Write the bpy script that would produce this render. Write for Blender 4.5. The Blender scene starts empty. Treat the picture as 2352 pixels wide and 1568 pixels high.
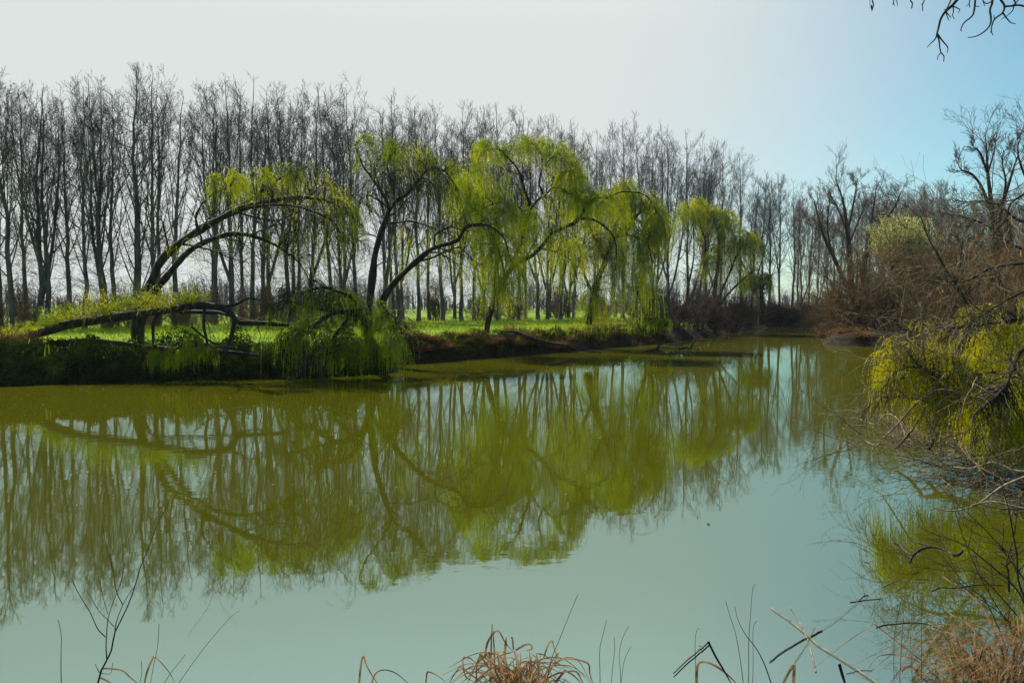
import bpy, math
import numpy as np

PI = math.pi
S = bpy.context.scene
COL = S.collection
R_ = math.radians

# ------------------------------------------------------------------ camera geometry (used to size traced outlines)
CAM_H = 2.3
F = 1829.0
CX, CY = 1176.0, 784.0
PITCH = math.atan2(82.0, F)
cp, sp = math.cos(PITCH), math.sin(PITCH)

def at(x, y, D):
    """point seen at photo position x,y at the distance D along +Y"""
    u, v = (x - CX) / F, (CY - y) / F
    dy, dz = cp + v * sp, -sp + v * cp
    s = D / dy
    return np.array([u * s, D, CAM_H + dz * s])

def onz(x, y, z=0.0):
    u, v = (x - CX) / F, (CY - y) / F
    dy, dz = cp + v * sp, -sp + v * cp
    s = (z - CAM_H) / dz
    return np.array([u * s, dy * s, z])

def px(n, D):
    return n * D / F

# ------------------------------------------------------------------ scene objects
def link(o):
    COL.objects.link(o)
    return o

def tag(o, label=None, cat=None, group=None, kind=None):
    if label: o['label'] = label
    if cat: o['category'] = cat
    if group: o['group'] = group
    if kind: o['kind'] = kind
    return o

def empty(name, loc, label, cat, group=None):
    o = bpy.data.objects.new(name, None)
    o.location = tuple(float(a) for a in loc)
    o.empty_display_size = 0.2
    link(o)
    return tag(o, label, cat, group)

class MB:
    """gathers quads as numpy arrays and links them as one mesh"""
    def __init__(self):
        self.v, self.f, self.n = [], [], 0
    def add(self, V, Q):
        self.v.append(np.asarray(V, float).reshape(-1, 3))
        self.f.append(np.asarray(Q, np.int64).reshape(-1, 4) + self.n)
        self.n += len(self.v[-1])
    def tubes(self, P, Rd, sides=3):
        P = np.asarray(P, float); Rd = np.asarray(Rd, float)
        if P.ndim == 2: P = P[None]; Rd = Rd[None]
        N, K, _ = P.shape
        if N == 0: return self
        T = np.empty_like(P)
        T[:, 1:-1] = P[:, 2:] - P[:, :-2]
        T[:, 0] = P[:, 1] - P[:, 0]; T[:, -1] = P[:, -1] - P[:, -2]
        T /= np.linalg.norm(T, axis=2, keepdims=True) + 1e-9
        ref = np.where(np.abs(T[:, 0, 2:3]) < 0.7, np.array([[0, 0, 1.0]]), np.array([[0.37, 0.93, 0.0]]))
        A = np.empty_like(P); a = np.cross(T[:, 0], ref)
        for k in range(K):          # carry the ring's frame along the line so it never pinches
            a = a - (a * T[:, k]).sum(1, keepdims=True) * T[:, k]
            a = a / (np.linalg.norm(a, axis=1, keepdims=True) + 1e-9)
            A[:, k] = a
        B = np.cross(T, A)
        th = np.arange(sides) * 2 * PI / sides
        V = P[:, :, None, :] + Rd[:, :, None, None] * (np.cos(th)[None, None, :, None] * A[:, :, None, :] + np.sin(th)[None, None, :, None] * B[:, :, None, :])
        idx = np.arange(N * K * sides).reshape(N, K, sides)
        a = idx[:, :-1, :]; b = np.roll(idx, -1, 2)[:, :-1, :]
        c = np.roll(idx, -1, 2)[:, 1:, :]; d = idx[:, 1:, :]
        self.add(V, np.stack([a, b, c, d], -1))
        return self
    def leaves(self, base, direc, side, L, W):
        """one narrow pointed leaf per row"""
        L = np.asarray(L)[:, None]; W = np.asarray(W)[:, None]
        m = base + direc * L * 0.45
        V = np.stack([base, m + side * W * 0.5, base + direc * L, m - side * W * 0.5], 1)
        n = len(base)
        self.add(V, np.arange(n * 4).reshape(n, 4))
        return self
    def build(self, name, mat, parent=None, smooth=True, origin=None):
        V = np.concatenate(self.v); Q = np.concatenate(self.f)
        if origin is not None: V = V - np.asarray(origin, float)
        me = bpy.data.meshes.new(name)
        me.vertices.add(len(V)); me.vertices.foreach_set('co', V.astype(np.float32).ravel())
        me.loops.add(Q.size); me.loops.foreach_set('vertex_index', Q.astype(np.int32).ravel())
        me.polygons.add(len(Q))
        me.polygons.foreach_set('loop_start', np.arange(0, Q.size, 4, dtype=np.int32))
        me.polygons.foreach_set('loop_total', np.full(len(Q), 4, dtype=np.int32))
        me.update(calc_edges=True)
        me.validate()
        if smooth: me.polygons.foreach_set('use_smooth', np.ones(len(me.polygons), dtype=bool))
        me.materials.append(mat)
        o = bpy.data.objects.new(name, me)
        link(o)
        if parent is not None: o.parent = parent
        return o

def unit(v):
    v = np.asarray(v, float)
    return v / (np.linalg.norm(v, axis=-1, keepdims=True) + 1e-9)

def rperp(T, rng):
    r = rng.normal(size=T.shape)
    r -= (r * T).sum(-1, keepdims=True) * T
    return unit(r)

def smooth_line(pts, n):
    """Catmull-Rom through the rows of pts (any columns)"""
    p = np.asarray(pts, float)
    if len(p) == 2:
        t = np.linspace(0, 1, n)[:, None]
        return p[0] * (1 - t) + p[1] * t
    q = np.vstack([2 * p[0] - p[1], p, 2 * p[-1] - p[-2]])
    out = []
    for u in np.linspace(0, len(p) - 1 - 1e-6, n):
        i = int(u); t = u - i
        a, b, c, d = q[i], q[i + 1], q[i + 2], q[i + 3]
        out.append(0.5 * (2 * b + (c - a) * t + (2 * a - 5 * b + 4 * c - d) * t * t + (3 * b - a - 3 * c + d) * t ** 3))
    return np.array(out)

def traced(pts, n=18):
    """pts: (x, y, D, width in photo px) -> points, radii"""
    rows = np.array([np.append(at(x, y, D), px(w, D) / 2) for x, y, D, w in pts])
    s = smooth_line(rows, n)
    return s[:, :3], np.maximum(s[:, 3], 0.002)

def sample(P, Rd, i, t):
    K = P.shape[1]
    u = np.clip(t, 0, 0.999) * (K - 1)
    j = u.astype(int); f = (u - j)[:, None]
    p = P[i, j] * (1 - f) + P[i, j + 1] * f
    r = Rd[i, j] * (1 - f[:, 0]) + Rd[i, j + 1] * f[:, 0]
    T = unit(P[i, j + 1] - P[i, j])
    return p, r, T

def grow(p, d, L, K, rng, up=0.0, wob=0.1, bias=(0, 0, 1)):
    """integrate polylines from points p with directions d, lengths L"""
    N = len(p)
    P = np.empty((N, K, 3)); P[:, 0] = p
    d = unit(d); bias = np.asarray(bias, float)
    for k in range(1, K):
        d = unit(d + up * bias + wob * rng.normal(size=(N, 3)))
        P[:, k] = P[:, k - 1] + d * (L / (K - 1))[:, None]
    return P

def taper(r0, r1, K, power=1.0):
    s = np.linspace(0, 1, K)[None] ** power
    return r0[:, None] * (1 - s) + np.broadcast_to(np.asarray(r1, float), r0.shape)[:, None] * s

def sprout(P, Rd, n, t0, t1, ang, L, K, rng, up=0.0, wob=0.1, rr=0.6, r1=0.004, rmax=9, relative=True, power=1.0, bias=(0, 0, 1), fade=0.0):
    N = len(P)
    i = np.repeat(np.arange(N), n); M = len(i)
    t = t0 + (t1 - t0) * ((np.tile(np.arange(n), N) + rng.uniform(0, 1, M)) / n)
    p, r, T = sample(P, Rd, i, t)
    a = rng.uniform(ang[0], ang[1], M)[:, None]
    d = np.cos(a) * T + np.sin(a) * rperp(T, rng)
    ln = rng.uniform(L[0], L[1], M)
    if relative:
        whole = np.linalg.norm(np.diff(P, axis=1), axis=2).sum(1)
        ln = ln * whole[i]
    ln = ln * (1 - fade * t)
    Q = grow(p, d, ln, K, rng, up, wob, bias)
    r0 = np.minimum(np.maximum(r * rr, r1 * 1.05), rmax)
    return Q, taper(r0, r1, K, power), t

# ------------------------------------------------------------------ materials
def new_mat(name):
    m = bpy.data.materials.new(name); m.use_nodes = True
    nt = m.node_tree; nt.nodes.clear()
    out = nt.nodes.new('ShaderNodeOutputMaterial')
    return m, nt, out

def N(nt, typ, **kw):
    n = nt.nodes.new(typ)
    for k, v in kw.items():
        if k.startswith('i_'): n.inputs[k[2:].replace('_', ' ')].default_value = v
        else: setattr(n, k, v)
    return n

def ramp(nt, stops):
    n = nt.nodes.new('ShaderNodeValToRGB')
    el = n.color_ramp.elements
    while len(el) < len(stops): el.new(0.5)
    for e, (p, c) in zip(el, stops):
        e.position = p; e.color = (*c, 1)
    return n

def bark(name, dark, light, scale=6.0, stretch=0.25):
    m, nt, out = new_mat(name)
    tc = N(nt, 'ShaderNodeTexCoord'); mp = N(nt, 'ShaderNodeMapping')
    mp.inputs['Scale'].default_value = (scale, scale, scale * stretch)
    no = N(nt, 'ShaderNodeTexNoise'); no.inputs['Detail'].default_value = 6; no.inputs['Scale'].default_value = 1.0
    rp = ramp(nt, [(0.35, dark), (0.68, light)])
    b = N(nt, 'ShaderNodeBsdfPrincipled'); b.inputs['Roughness'].default_value = 0.85
    b.inputs['Specular IOR Level'].default_value = 0.2
    bp = N(nt, 'ShaderNodeBump'); bp.inputs['Strength'].default_value = 0.6; bp.inputs['Distance'].default_value = 0.03
    L = nt.links.new
    L(tc.outputs['Object'], mp.inputs['Vector']); L(mp.outputs[0], no.inputs['Vector'])
    L(no.outputs['Fac'], rp.inputs[0]); L(rp.outputs[0], b.inputs['Base Color'])
    L(no.outputs['Fac'], bp.inputs['Height']); L(bp.outputs[0], b.inputs['Normal'])
    L(b.outputs[0], out.inputs[0])
    return m

def leafy(name, c0, c1, trans=0.5, scale=1.2, tint=(1.0, 1.0, 1.0)):
    """thin leaves: diffuse and light coming through"""
    m, nt, out = new_mat(name)
    tc = N(nt, 'ShaderNodeTexCoord')
    no = N(nt, 'ShaderNodeTexNoise'); no.inputs['Scale'].default_value = scale; no.inputs['Detail'].default_value = 4
    rp = ramp(nt, [(0.36, c0), (0.64, c1)])
    d = N(nt, 'ShaderNodeBsdfDiffuse'); t = N(nt, 'ShaderNodeBsdfTranslucent')
    mt = N(nt, 'ShaderNodeMixRGB', blend_type='MULTIPLY'); mt.inputs[0].default_value = 1; mt.inputs[2].default_value = (*tint, 1)
    mx = N(nt, 'ShaderNodeMixShader'); mx.inputs[0].default_value = trans
    L = nt.links.new
    L(tc.outputs['Object'], no.inputs['Vector']); L(no.outputs['Fac'], rp.inputs[0])
    L(rp.outputs[0], d.inputs[0]); L(rp.outputs[0], mt.inputs[1]); L(mt.outputs[0], t.inputs[0])
    L(d.outputs[0], mx.inputs[1]); L(t.outputs[0], mx.inputs[2]); L(mx.outputs[0], out.inputs[0])
    return m

M_POP = bark('poplar_bark', (0.05, 0.048, 0.045), (0.17, 0.16, 0.15), 3.0)
M_POPTW = bark('poplar_twig', (0.020, 0.021, 0.021), (0.045, 0.044, 0.040), 2.0)
M_WIL = bark('willow_bark', (0.004, 0.0035, 0.003), (0.045, 0.036, 0.025), 9.0)
M_WILTW = bark('willow_twig', (0.018, 0.016, 0.008), (0.050, 0.042, 0.020), 3.0)
M_BROWN = bark('brown_twig', (0.06, 0.040, 0.028), (0.14, 0.095, 0.065), 2.0)
M_BUSH = bark('bush_twig', (0.085, 0.052, 0.020), (0.20, 0.125, 0.048), 1.0, 1.0)
M_FARTW = bark('far_twig', (0.09, 0.062, 0.050), (0.19, 0.135, 0.105), 0.6)
M_STICK = bark('stick_bark', (0.06, 0.042, 0.026), (0.27, 0.20, 0.125), 18.0)
M_DARKSTICK = bark('dark_stick', (0.016, 0.012, 0.010), (0.055, 0.040, 0.030), 18.0)
M_PALE = bark('pale_branch', (0.10, 0.075, 0.045), (0.30, 0.24, 0.16), 12.0)
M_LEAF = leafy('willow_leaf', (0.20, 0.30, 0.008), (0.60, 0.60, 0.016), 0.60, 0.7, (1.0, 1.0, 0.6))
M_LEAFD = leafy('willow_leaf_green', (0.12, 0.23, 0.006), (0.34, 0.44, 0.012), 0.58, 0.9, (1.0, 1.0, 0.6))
M_LEAFN = leafy('new_leaf', (0.30, 0.31, 0.008), (0.60, 0.54, 0.014), 0.5, 2.5, (1.0, 1.0, 0.6))
M_PALELEAF = leafy('pale_leaf', (0.38, 0.40, 0.12), (0.56, 0.56, 0.20), 0.5, 0.8)
M_GRASS = leafy('grass_blade', (0.09, 0.20, 0.004), (0.28, 0.33, 0.008), 0.6, 0.35, (1.0, 1.0, 0.6))
M_DRY = leafy('dry_grass', (0.05, 0.026, 0.010), (0.19, 0.11, 0.045), 0.3, 3.0)
M_REED = leafy('dry_reed', (0.12, 0.065, 0.028), (0.46, 0.30, 0.15), 0.25, 12.0)
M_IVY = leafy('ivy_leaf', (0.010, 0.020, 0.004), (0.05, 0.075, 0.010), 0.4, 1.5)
M_DEAD = leafy('dead_leaf', (0.20, 0.09, 0.03), (0.42, 0.24, 0.10), 0.35, 20.0)
M_FARWOOD = leafy('far_wood', (0.05, 0.05, 0.055), (0.10, 0.10, 0.11), 0.2, 0.1)

def ground_material():
    m, nt, out = new_mat('ground_soil_and_turf')
    L = nt.links.new
    geo = N(nt, 'ShaderNodeNewGeometry'); sep = N(nt, 'ShaderNodeSeparateXYZ'); L(geo.outputs['Position'], sep.inputs[0])
    n1 = N(nt, 'ShaderNodeTexNoise'); n1.inputs['Scale'].default_value = 0.35; n1.inputs['Detail'].default_value = 8; n1.inputs['Roughness'].default_value = 0.7
    n2 = N(nt, 'ShaderNodeTexNoise'); n2.inputs['Scale'].default_value = 4.0; n2.inputs['Detail'].default_value = 8
    for n in (n1, n2): L(geo.outputs['Position'], n.inputs['Vector'])
    turf = ramp(nt, [(0.30, (0.04, 0.08, 0.004)), (0.50, (0.10, 0.18, 0.006)), (0.64, (0.17, 0.17, 0.015)), (0.74, (0.14, 0.09, 0.03))]); L(n1.outputs['Fac'], turf.inputs[0])
    soil = ramp(nt, [(0.3, (0.006, 0.004, 0.002)), (0.7, (0.030, 0.019, 0.010))]); L(n2.outputs['Fac'], soil.inputs[0])
    at_ = N(nt, 'ShaderNodeAttribute'); at_.attribute_name = 'turf'
    add = N(nt, 'ShaderNodeMath', operation='MULTIPLY_ADD'); L(n2.outputs['Fac'], add.inputs[0]); add.inputs[1].default_value = 0.7; 
    sub = N(nt, 'ShaderNodeMath', operation='SUBTRACT'); L(at_.outputs['Fac'], sub.inputs[0]); sub.inputs[1].default_value = 0.35
    L(sub.outputs[0], add.inputs[2])
    st = N(nt, 'ShaderNodeMapRange'); st.inputs['From Min'].default_value = 0.40; st.inputs['From Max'].default_value = 0.60; L(add.outputs[0], st.inputs[0])
    mx = N(nt, 'ShaderNodeMixRGB'); L(st.outputs[0], mx.inputs[0]); L(soil.outputs[0], mx.inputs[1]); L(turf.outputs[0], mx.inputs[2])
    b = N(nt, 'ShaderNodeBsdfPrincipled'); b.inputs['Roughness'].default_value = 0.95; b.inputs['Specular IOR Level'].default_value = 0.1
    bp = N(nt, 'ShaderNodeBump'); bp.inputs['Strength'].default_value = 0.8; bp.inputs['Distance'].default_value = 0.12
    L(n2.outputs['Fac'], bp.inputs['Height']); L(bp.outputs[0], b.inputs['Normal'])
    L(mx.outputs[0], b.inputs['Base Color']); L(b.outputs[0], out.inputs[0])
    return m

def water_material():
    m, nt, out = new_mat('murky_pond_water')
    L = nt.links.new
    geo = N(nt, 'ShaderNodeNewGeometry')
    mp = N(nt, 'ShaderNodeMapping'); mp.inputs['Scale'].default_value = (1.0, 2.2, 1.0); L(geo.outputs['Position'], mp.inputs[0])
    n1 = N(nt, 'ShaderNodeTexNoise'); n1.inputs['Scale'].default_value = 2.2; n1.inputs['Detail'].default_value = 3
    n2 = N(nt, 'ShaderNodeTexNoise'); n2.inputs['Scale'].default_value = 0.25; n2.inputs['Detail'].default_value = 2
    L(mp.outputs[0], n1.inputs['Vector']); L(geo.outputs['Position'], n2.inputs['Vector'])
    gust = ramp(nt, [(0.42, (0.15,) * 3), (0.62, (1.0,) * 3)]); L(n2.outputs['Fac'], gust.inputs[0])
    h = N(nt, 'ShaderNodeMath', operation='MULTIPLY'); L(n1.outputs['Fac'], h.inputs[0]); L(gust.outputs[0], h.inputs[1])
    bp = N(nt, 'ShaderNodeBump'); bp.inputs['Strength'].default_value = 0.25; bp.inputs['Distance'].default_value = 0.005
    L(h.outputs[0], bp.inputs['Height'])
    n3 = N(nt, 'ShaderNodeTexNoise'); n3.inputs['Scale'].default_value = 0.12; n3.inputs['Detail'].default_value = 5
    L(geo.outputs['Position'], n3.inputs['Vector'])
    murk = ramp(nt, [(0.3, (0.041, 0.043, 0.0014)), (0.7, (0.054, 0.054, 0.0018))]); L(n3.outputs['Fac'], murk.inputs[0])
    d = N(nt, 'ShaderNodeBsdfDiffuse'); L(murk.outputs[0], d.inputs[0])
    g = N(nt, 'ShaderNodeBsdfGlossy'); g.inputs['Roughness'].default_value = 0.02; g.inputs['Color'].default_value = (0.66, 0.95, 1.0, 1)
    L(bp.outputs[0], g.inputs['Normal'])
    fr = N(nt, 'ShaderNodeFresnel'); fr.inputs['IOR'].default_value = 6.0; L(bp.outputs[0], fr.inputs['Normal'])
    tr = N(nt, 'ShaderNodeMapRange'); tr.inputs['From Min'].default_value = 0.56; tr.inputs['From Max'].default_value = 0.70; L(fr.outputs[0], tr.inputs[0])
    tm = N(nt, 'ShaderNodeMixRGB'); L(tr.outputs[0], tm.inputs[0]); tm.inputs[1].default_value = (0.60, 0.89, 0.92, 1); tm.inputs[2].default_value = (0.95, 1.0, 1.0, 1)
    L(tm.outputs[0], g.inputs['Color'])
    mx = N(nt, 'ShaderNodeMixShader'); L(fr.outputs[0], mx.inputs[0]); L(d.outputs[0], mx.inputs[1]); L(g.outputs[0], mx.inputs[2])
    L(mx.outputs[0], out.inputs[0])
    return m

# ------------------------------------------------------------------ shore and terrain
far_shore = [(-500, 905), (-150, 893), (0, 886), (200, 880), (450, 873), (700, 868), (880, 858), (935, 836), (1080, 826), (1250, 812), (1360, 803), (1480, 793), (1600, 780), (1690, 762), (1745, 752), (1800, 751), (1865, 753), (1885, 775), (1893, 792), (2000, 796)]
poly = [tuple(onz(x, y)[:2]) for x, y in far_shore]
poly += [(20.3, 34.0), (16.5, 23.0), (12.4, 15.8), (10.2, 12.2), (7.8, 9.2), (5.4, 6.8), (4.0, 5.4), (2.6, 4.45), (1.0, 4.1), (-2.0, 4.1), (-6.0, 4.2), (-14.0, 4.6), (-40.0, 6.0)]
poly = np.array(poly)

def shore_distance(X, Y):
    """signed: positive on land"""
    p = np.stack([X.ravel(), Y.ravel()], 1)
    d = np.full(len(p), 1e9); inside = np.zeros(len(p), bool)
    for a, b in zip(poly, np.roll(poly, -1, 0)):
        ab = b - a
        t = np.clip(((p - a) @ ab) / (ab @ ab), 0, 1)
        d = np.minimum(d, np.linalg.norm(p - a - t[:, None] * ab, axis=1))
        c = ((a[1] > p[:, 1]) != (b[1] > p[:, 1]))
        with np.errstate(divide='ignore', invalid='ignore'):
            xi = (b[0] - a[0]) * (p[:, 1] - a[1]) / (b[1] - a[1]) + a[0]
        inside ^= c & (p[:, 0] < xi)
    return np.where(inside, -d, d).reshape(X.shape)

def sst(a, b, x):
    t = np.clip((x - a) / (b - a), 0, 1)
    return t * t * (3 - 2 * t)

def vnoise(X, Y, s, seed):
    r = np.random.default_rng(seed)
    out = np.zeros_like(X)
    for k in range(7):
        a = r.uniform(0, 2 * PI); f = s * r.uniform(0.5, 1.8); ph = r.uniform(0, 6.28)
        out += np.sin((X * math.cos(a) + Y * math.sin(a)) * f + ph) / 7
    return out

def land(X, Y):
    X = np.asarray(X, float); Y = np.asarray(Y, float)
    d = shore_distance(X, Y)
    h = 1.05 + 0.10 * vnoise(X, Y, 0.25, 3)
    h = h + (0.45 - h) * (1 - sst(8, 18, Y))
    h = h + (2.1 - h) * sst(62, 80, Y) * sst(14, 22, X)
    h = h + (0.8 - h) * sst(12, 20, X) * sst(25, 45, Y) * (1 - sst(62, 80, Y))
    w = 0.75 + 1.6 * sst(62, 80, Y) * sst(10, 18, X)
    bank = h * (1 - np.exp(-np.maximum(d, 0) / w)) + 0.22 * np.exp(-((d - 0.3) / 0.5) ** 2) * vnoise(X, Y, 2.2, 8)
    bed = np.maximum(d * 0.6, -0.9)
    z = np.where(d > 0, bank + 0.05 * vnoise(X, Y, 1.1, 4) * sst(0.3, 1.5, d), bed)
    return z, d

def zland(x, y):
    return float(land(np.array([x]), np.array([y]))[0][0])

def build_ground():
    def axis(lo, a, b, hi, fine, grow_):
        mid = list(np.arange(a, b, fine)); out = mid[:]
        s, x = fine, b
        while x < hi: out.append(x); s *= grow_; x += s
        out.append(hi)
        s, x = fine, a - fine; pre = []
        while x > lo: pre.append(x); s *= grow_; x -= s
        pre.append(lo)
        return np.array(pre[::-1] + out)
    xs = axis(-1500, -34, 36, 1500, 0.33, 1.12); ys = axis(-400, 0, 92, 2500, 0.33, 1.12)
    X, Y = np.meshgrid(xs, ys)
    Z, d = land(X, Y)
    nx, ny = len(xs), len(ys)
    V = np.stack([X, Y, Z], -1).reshape(-1, 3)
    i = np.arange(nx * ny).reshape(ny, nx)
    Q = np.stack([i[:-1, :-1], i[:-1, 1:], i[1:, 1:], i[1:, :-1]], -1).reshape(-1, 4)
    mb = MB(); mb.add(V, Q)
    o = mb.build('ground', ground_material())
    w = sst(0.5, 2.2, d).ravel()
    w = w * (1 - 0.9 * (sst(60, 75, Y) * sst(12, 16, X) * (1 - sst(8, 14, d))).ravel()) * (1 - 0.85 * (sst(13, 18, X) * sst(20, 30, Y)).ravel())
    a = o.data.attributes.new('turf', 'FLOAT', 'POINT'); a.data.foreach_set('value', w.astype(np.float32))
    tag(o, kind='structure')

def build_water():
    mb = MB()
    mb.add([(-60, 2, 0), (60, 2, 0), (60, 100, 0), (-60, 100, 0)], [(0, 1, 2, 3)])
    o = mb.build('water', water_material(), smooth=False)
    tag(o, kind='structure')

build_ground()
build_water()

# ------------------------------------------------------------------ bare poplars
def poplar_mesh(seed, H, lean=0.0, forks=0, width=1.0, low=0.20, n1=22, r0=0.17, dense=1.0, twig=0.0055, rough=0.10):
    """fastigiate crown: limbs leave the stems steeply and run up to a rounded top"""
    rng = np.random.default_rng(seed)
    K = 16
    s = np.linspace(0, 1, K)
    R = 2.15 * width * H / 16
    base = np.stack([np.cumsum(rng.normal(0, 0.06, K)) + lean * s * H, np.cumsum(rng.normal(0, 0.06, K)), s * (H * 0.985 + 0.4) - 0.4], 1)
    base[:, :2] -= base[0, :2]
    stems = [base]; srad = [r0 * 0.9 * (1 - s) ** 1.05 + 0.013 + 0.06 * np.exp(-s * 30)]
    for f in range(forks):
        t = rng.uniform(0.08, 0.26); i = max(1, int(t * (K - 1))); a = rng.uniform(0, 2 * PI)
        L = H * (1 - t) * rng.uniform(0.85, 0.97)
        g = grow(base[i:i + 1], np.array([[0.5 * math.cos(a), 0.5 * math.sin(a), 1.0]]), np.array([L]), K, rng, 0.16, 0.03)[0]
        stems.append(g); srad.append(srad[0][i] * 0.75 * (1 - s) ** 1.0 + 0.012)
    ST = np.array(stems); SR = np.array(srad)
    trunk = MB(); trunk.tubes(ST, SR, 8)
    P1, Q1 = [], []
    for st, sr in zip(ST, SR):
        n = int(n1 / (1 + 0.45 * forks))
        t = low + (0.90 - low) * ((np.arange(n) + rng.uniform(0, 1, n)) / n)
        p, r, T = sample(st[None], sr[None], np.zeros(n, int), t)
        az = np.arange(n) * 2.4 + rng.uniform(-0.5, 0.5, n)
        rho = R * rng.uniform(0.35, 1.0, n) * (0.75 if forks else 1.0)
        top = st[-1, 2] * (1.0 - 0.22 * (rho / R) ** 2) * np.where(rng.uniform(size=n) < 0.72, rng.uniform(0.90, 1.0, n), rng.uniform(0.55, 0.85, n))
        top = np.maximum(top, p[:, 2] + H * 0.10)
        ax = np.interp(top, st[:, 2], st[:, 0]); ay = np.interp(top, st[:, 2], st[:, 1])
        e = np.stack([ax + rho * np.cos(az), ay + rho * np.sin(az), top], 1)
        k = 0.30
        c = p * (1 - k) + e * k; c[:, :2] = p[:, :2] + (e[:, :2] - p[:, :2]) * rng.uniform(0.55, 0.85, n)[:, None]
        u = np.linspace(0, 1, 11)[None, :, None]
        g = (1 - u) ** 2 * p[:, None] + 2 * u * (1 - u) * c[:, None] + u ** 2 * e[:, None]
        g = g + np.cumsum(rng.normal(0, 0.035, g.shape), 1) * u
        P1.append(g); Q1.append(taper(np.minimum(r * 0.5, 0.048), 0.006, 11, 0.75))
    P1 = np.concatenate(P1); Q1 = np.concatenate(Q1)
    trunk.tubes(P1, Q1, 5)
    AP = np.concatenate([P1, ST[:, 5:]]); AR = np.concatenate([Q1, SR[:, 5:]])
    crown = MB()
    P2, Q2, _ = sprout(AP, AR, int(7 * dense), 0.15, 1.0, (0.4, 0.95), (0.5, 1.5), 6, rng, 0.14, rough, 0.6, twig * 1.1, rmax=0.02, relative=False, fade=0.5)
    crown.tubes(P2, Q2, 3)
    P3, Q3, _ = sprout(P2, Q2, int(5.5 * dense), 0.1, 1.0, (0.35, 0.95), (0.25, 0.7), 4, rng, 0.17, 0.13, 0.7, twig * 0.85, relative=False)
    crown.tubes(P3, Q3, 3)
    P4, Q4, _ = sprout(P3, Q3, 2, 0.3, 1.0, (0.3, 0.9), (0.10, 0.30), 3, rng, 0.2, 0.15, 0.9, twig * 0.7, relative=False)
    crown.tubes(P4, Q4, 3)
    # fat buds and catkins near the twig ends
    B, QB, _ = sprout(P3, Q3, 2, 0.4, 1.0, (0.3, 1.2), (0.05, 0.11), 3, rng, 0.0, 0.1, 1, 0.010, relative=False)
    crown.tubes(B, np.broadcast_to(np.array([0.005, 0.012, 0.004]), (len(B), 3)), 3)
    # thin shoots low on the trunk
    n = 40
    p, r, T = sample(ST[:1], SR[:1], np.zeros(n, int), rng.uniform(0.03, 0.40, n))
    d = unit(np.stack([rng.normal(size=n), rng.normal(size=n), rng.uniform(0.1, 0.9, n)], 1))
    g = grow(p, d, rng.uniform(0.6, 2.6, n), 6, rng, 0.05, 0.16)
    gr = taper(np.full(n, 0.013), 0.005, 6)
    crown.tubes(g, gr, 3)
    g2, gr2, _ = sprout(g, gr, 6, 0.2, 1, (0.4, 1.0), (0.3, 0.6), 4, rng, 0.05, 0.15, 0.8, 0.0045)
    crown.tubes(g2, gr2, 3)
    return trunk, crown

ORD = ['first', 'second', 'third', 'fourth', 'fifth', 'sixth', 'seventh', 'eighth', 'ninth', 'tenth', 'eleventh', 'twelfth', 'thirteenth', 'fourteenth', 'fifteenth', 'sixteenth', 'seventeenth', 'eighteenth', 'nineteenth', 'twentieth']

class Kind:
    """a tree built once; place() moves the first and copies it afterwards"""
    def __init__(self, name, cat, parts):
        self.name, self.cat, self.parts, self.H = name, cat, parts, 1.0
        self.root = None
    def place(self, loc, rotz, scale, label, group=None):
        if self.root is None:
            self.root = empty(self.name, (0, 0, 0), label, self.cat, group)
            for pn, mb, mat in self.parts: mb.build(pn, mat, self.root)
            r = self.root
        else:
            r = self.root.copy(); link(r)
            for ch in self.root.children:
                c = ch.copy(); link(c); c.parent = r
        tag(r, label, self.cat, group)
        if group is None and 'group' in r: del r['group']
        r.location = tuple(float(a) for a in loc); r.rotation_euler = (0, 0, rotz); r.scale = scale
        return r

def poplar_kind(seed, H, mt=None, mc=None, name='poplar_tree', **kw):
    t, c = poplar_mesh(seed, H, **kw)
    k = Kind(name, 'tree', [('trunk', t, mt or M_POP), ('crown', c, mc or M_POPTW)])
    k.H = H
    return k

pk = {
    'straight': [poplar_kind(1, 16.0), poplar_kind(2, 16.5, lean=0.02, width=0.85), poplar_kind(3, 17.0, low=0.3, width=1.1), poplar_kind(8, 16.0, low=0.25, n1=18, width=0.9)],
    'forked': [poplar_kind(4, 16.0, forks=1, n1=26), poplar_kind(5, 16.5, forks=2, n1=28)],
    'lean': [poplar_kind(6, 16.0, lean=-0.05, forks=1, n1=24)],
    'thick': [poplar_kind(9, 16.0, r0=0.30, n1=30, low=0.12, width=1.15)],
    'wide': [poplar_kind(7, 18.0, width=1.45, low=0.35, n1=26, rough=0.14), poplar_kind(10, 18.0, width=1.3, low=0.3, forks=1, n1=26, rough=0.14)],
}
rgp = np.random.default_rng(77)

def top_y(x):
    xs = [-60, 0, 25, 60, 110, 160, 215, 262, 290, 320, 350, 400, 440, 480, 530, 570, 610, 660, 715, 760, 800, 850, 880, 910, 970, 1010, 1040, 1090, 1145, 1200, 1250, 1300, 1370, 1430, 1480, 1530, 1590, 1650, 1710, 1740, 1790, 1830, 1880]
    ys = [190, 160, 150, 170, 190, 190, 175, 185, 140, 160, 150, 190, 225, 205, 175, 170, 190, 200, 178, 190, 205, 215, 230, 208, 235, 240, 232, 248, 230, 255, 262, 275, 300, 265, 272, 265, 300, 312, 350, 390, 395, 430, 440]
    return float(np.interp(x, xs, ys))

def row_depth(x):
    return float(np.interp(x, [-100, 0, 320, 620, 900, 1150, 1350, 1600, 1800, 1900], [42, 43, 46, 52, 60, 67, 74, 84, 92, 97]))

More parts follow.
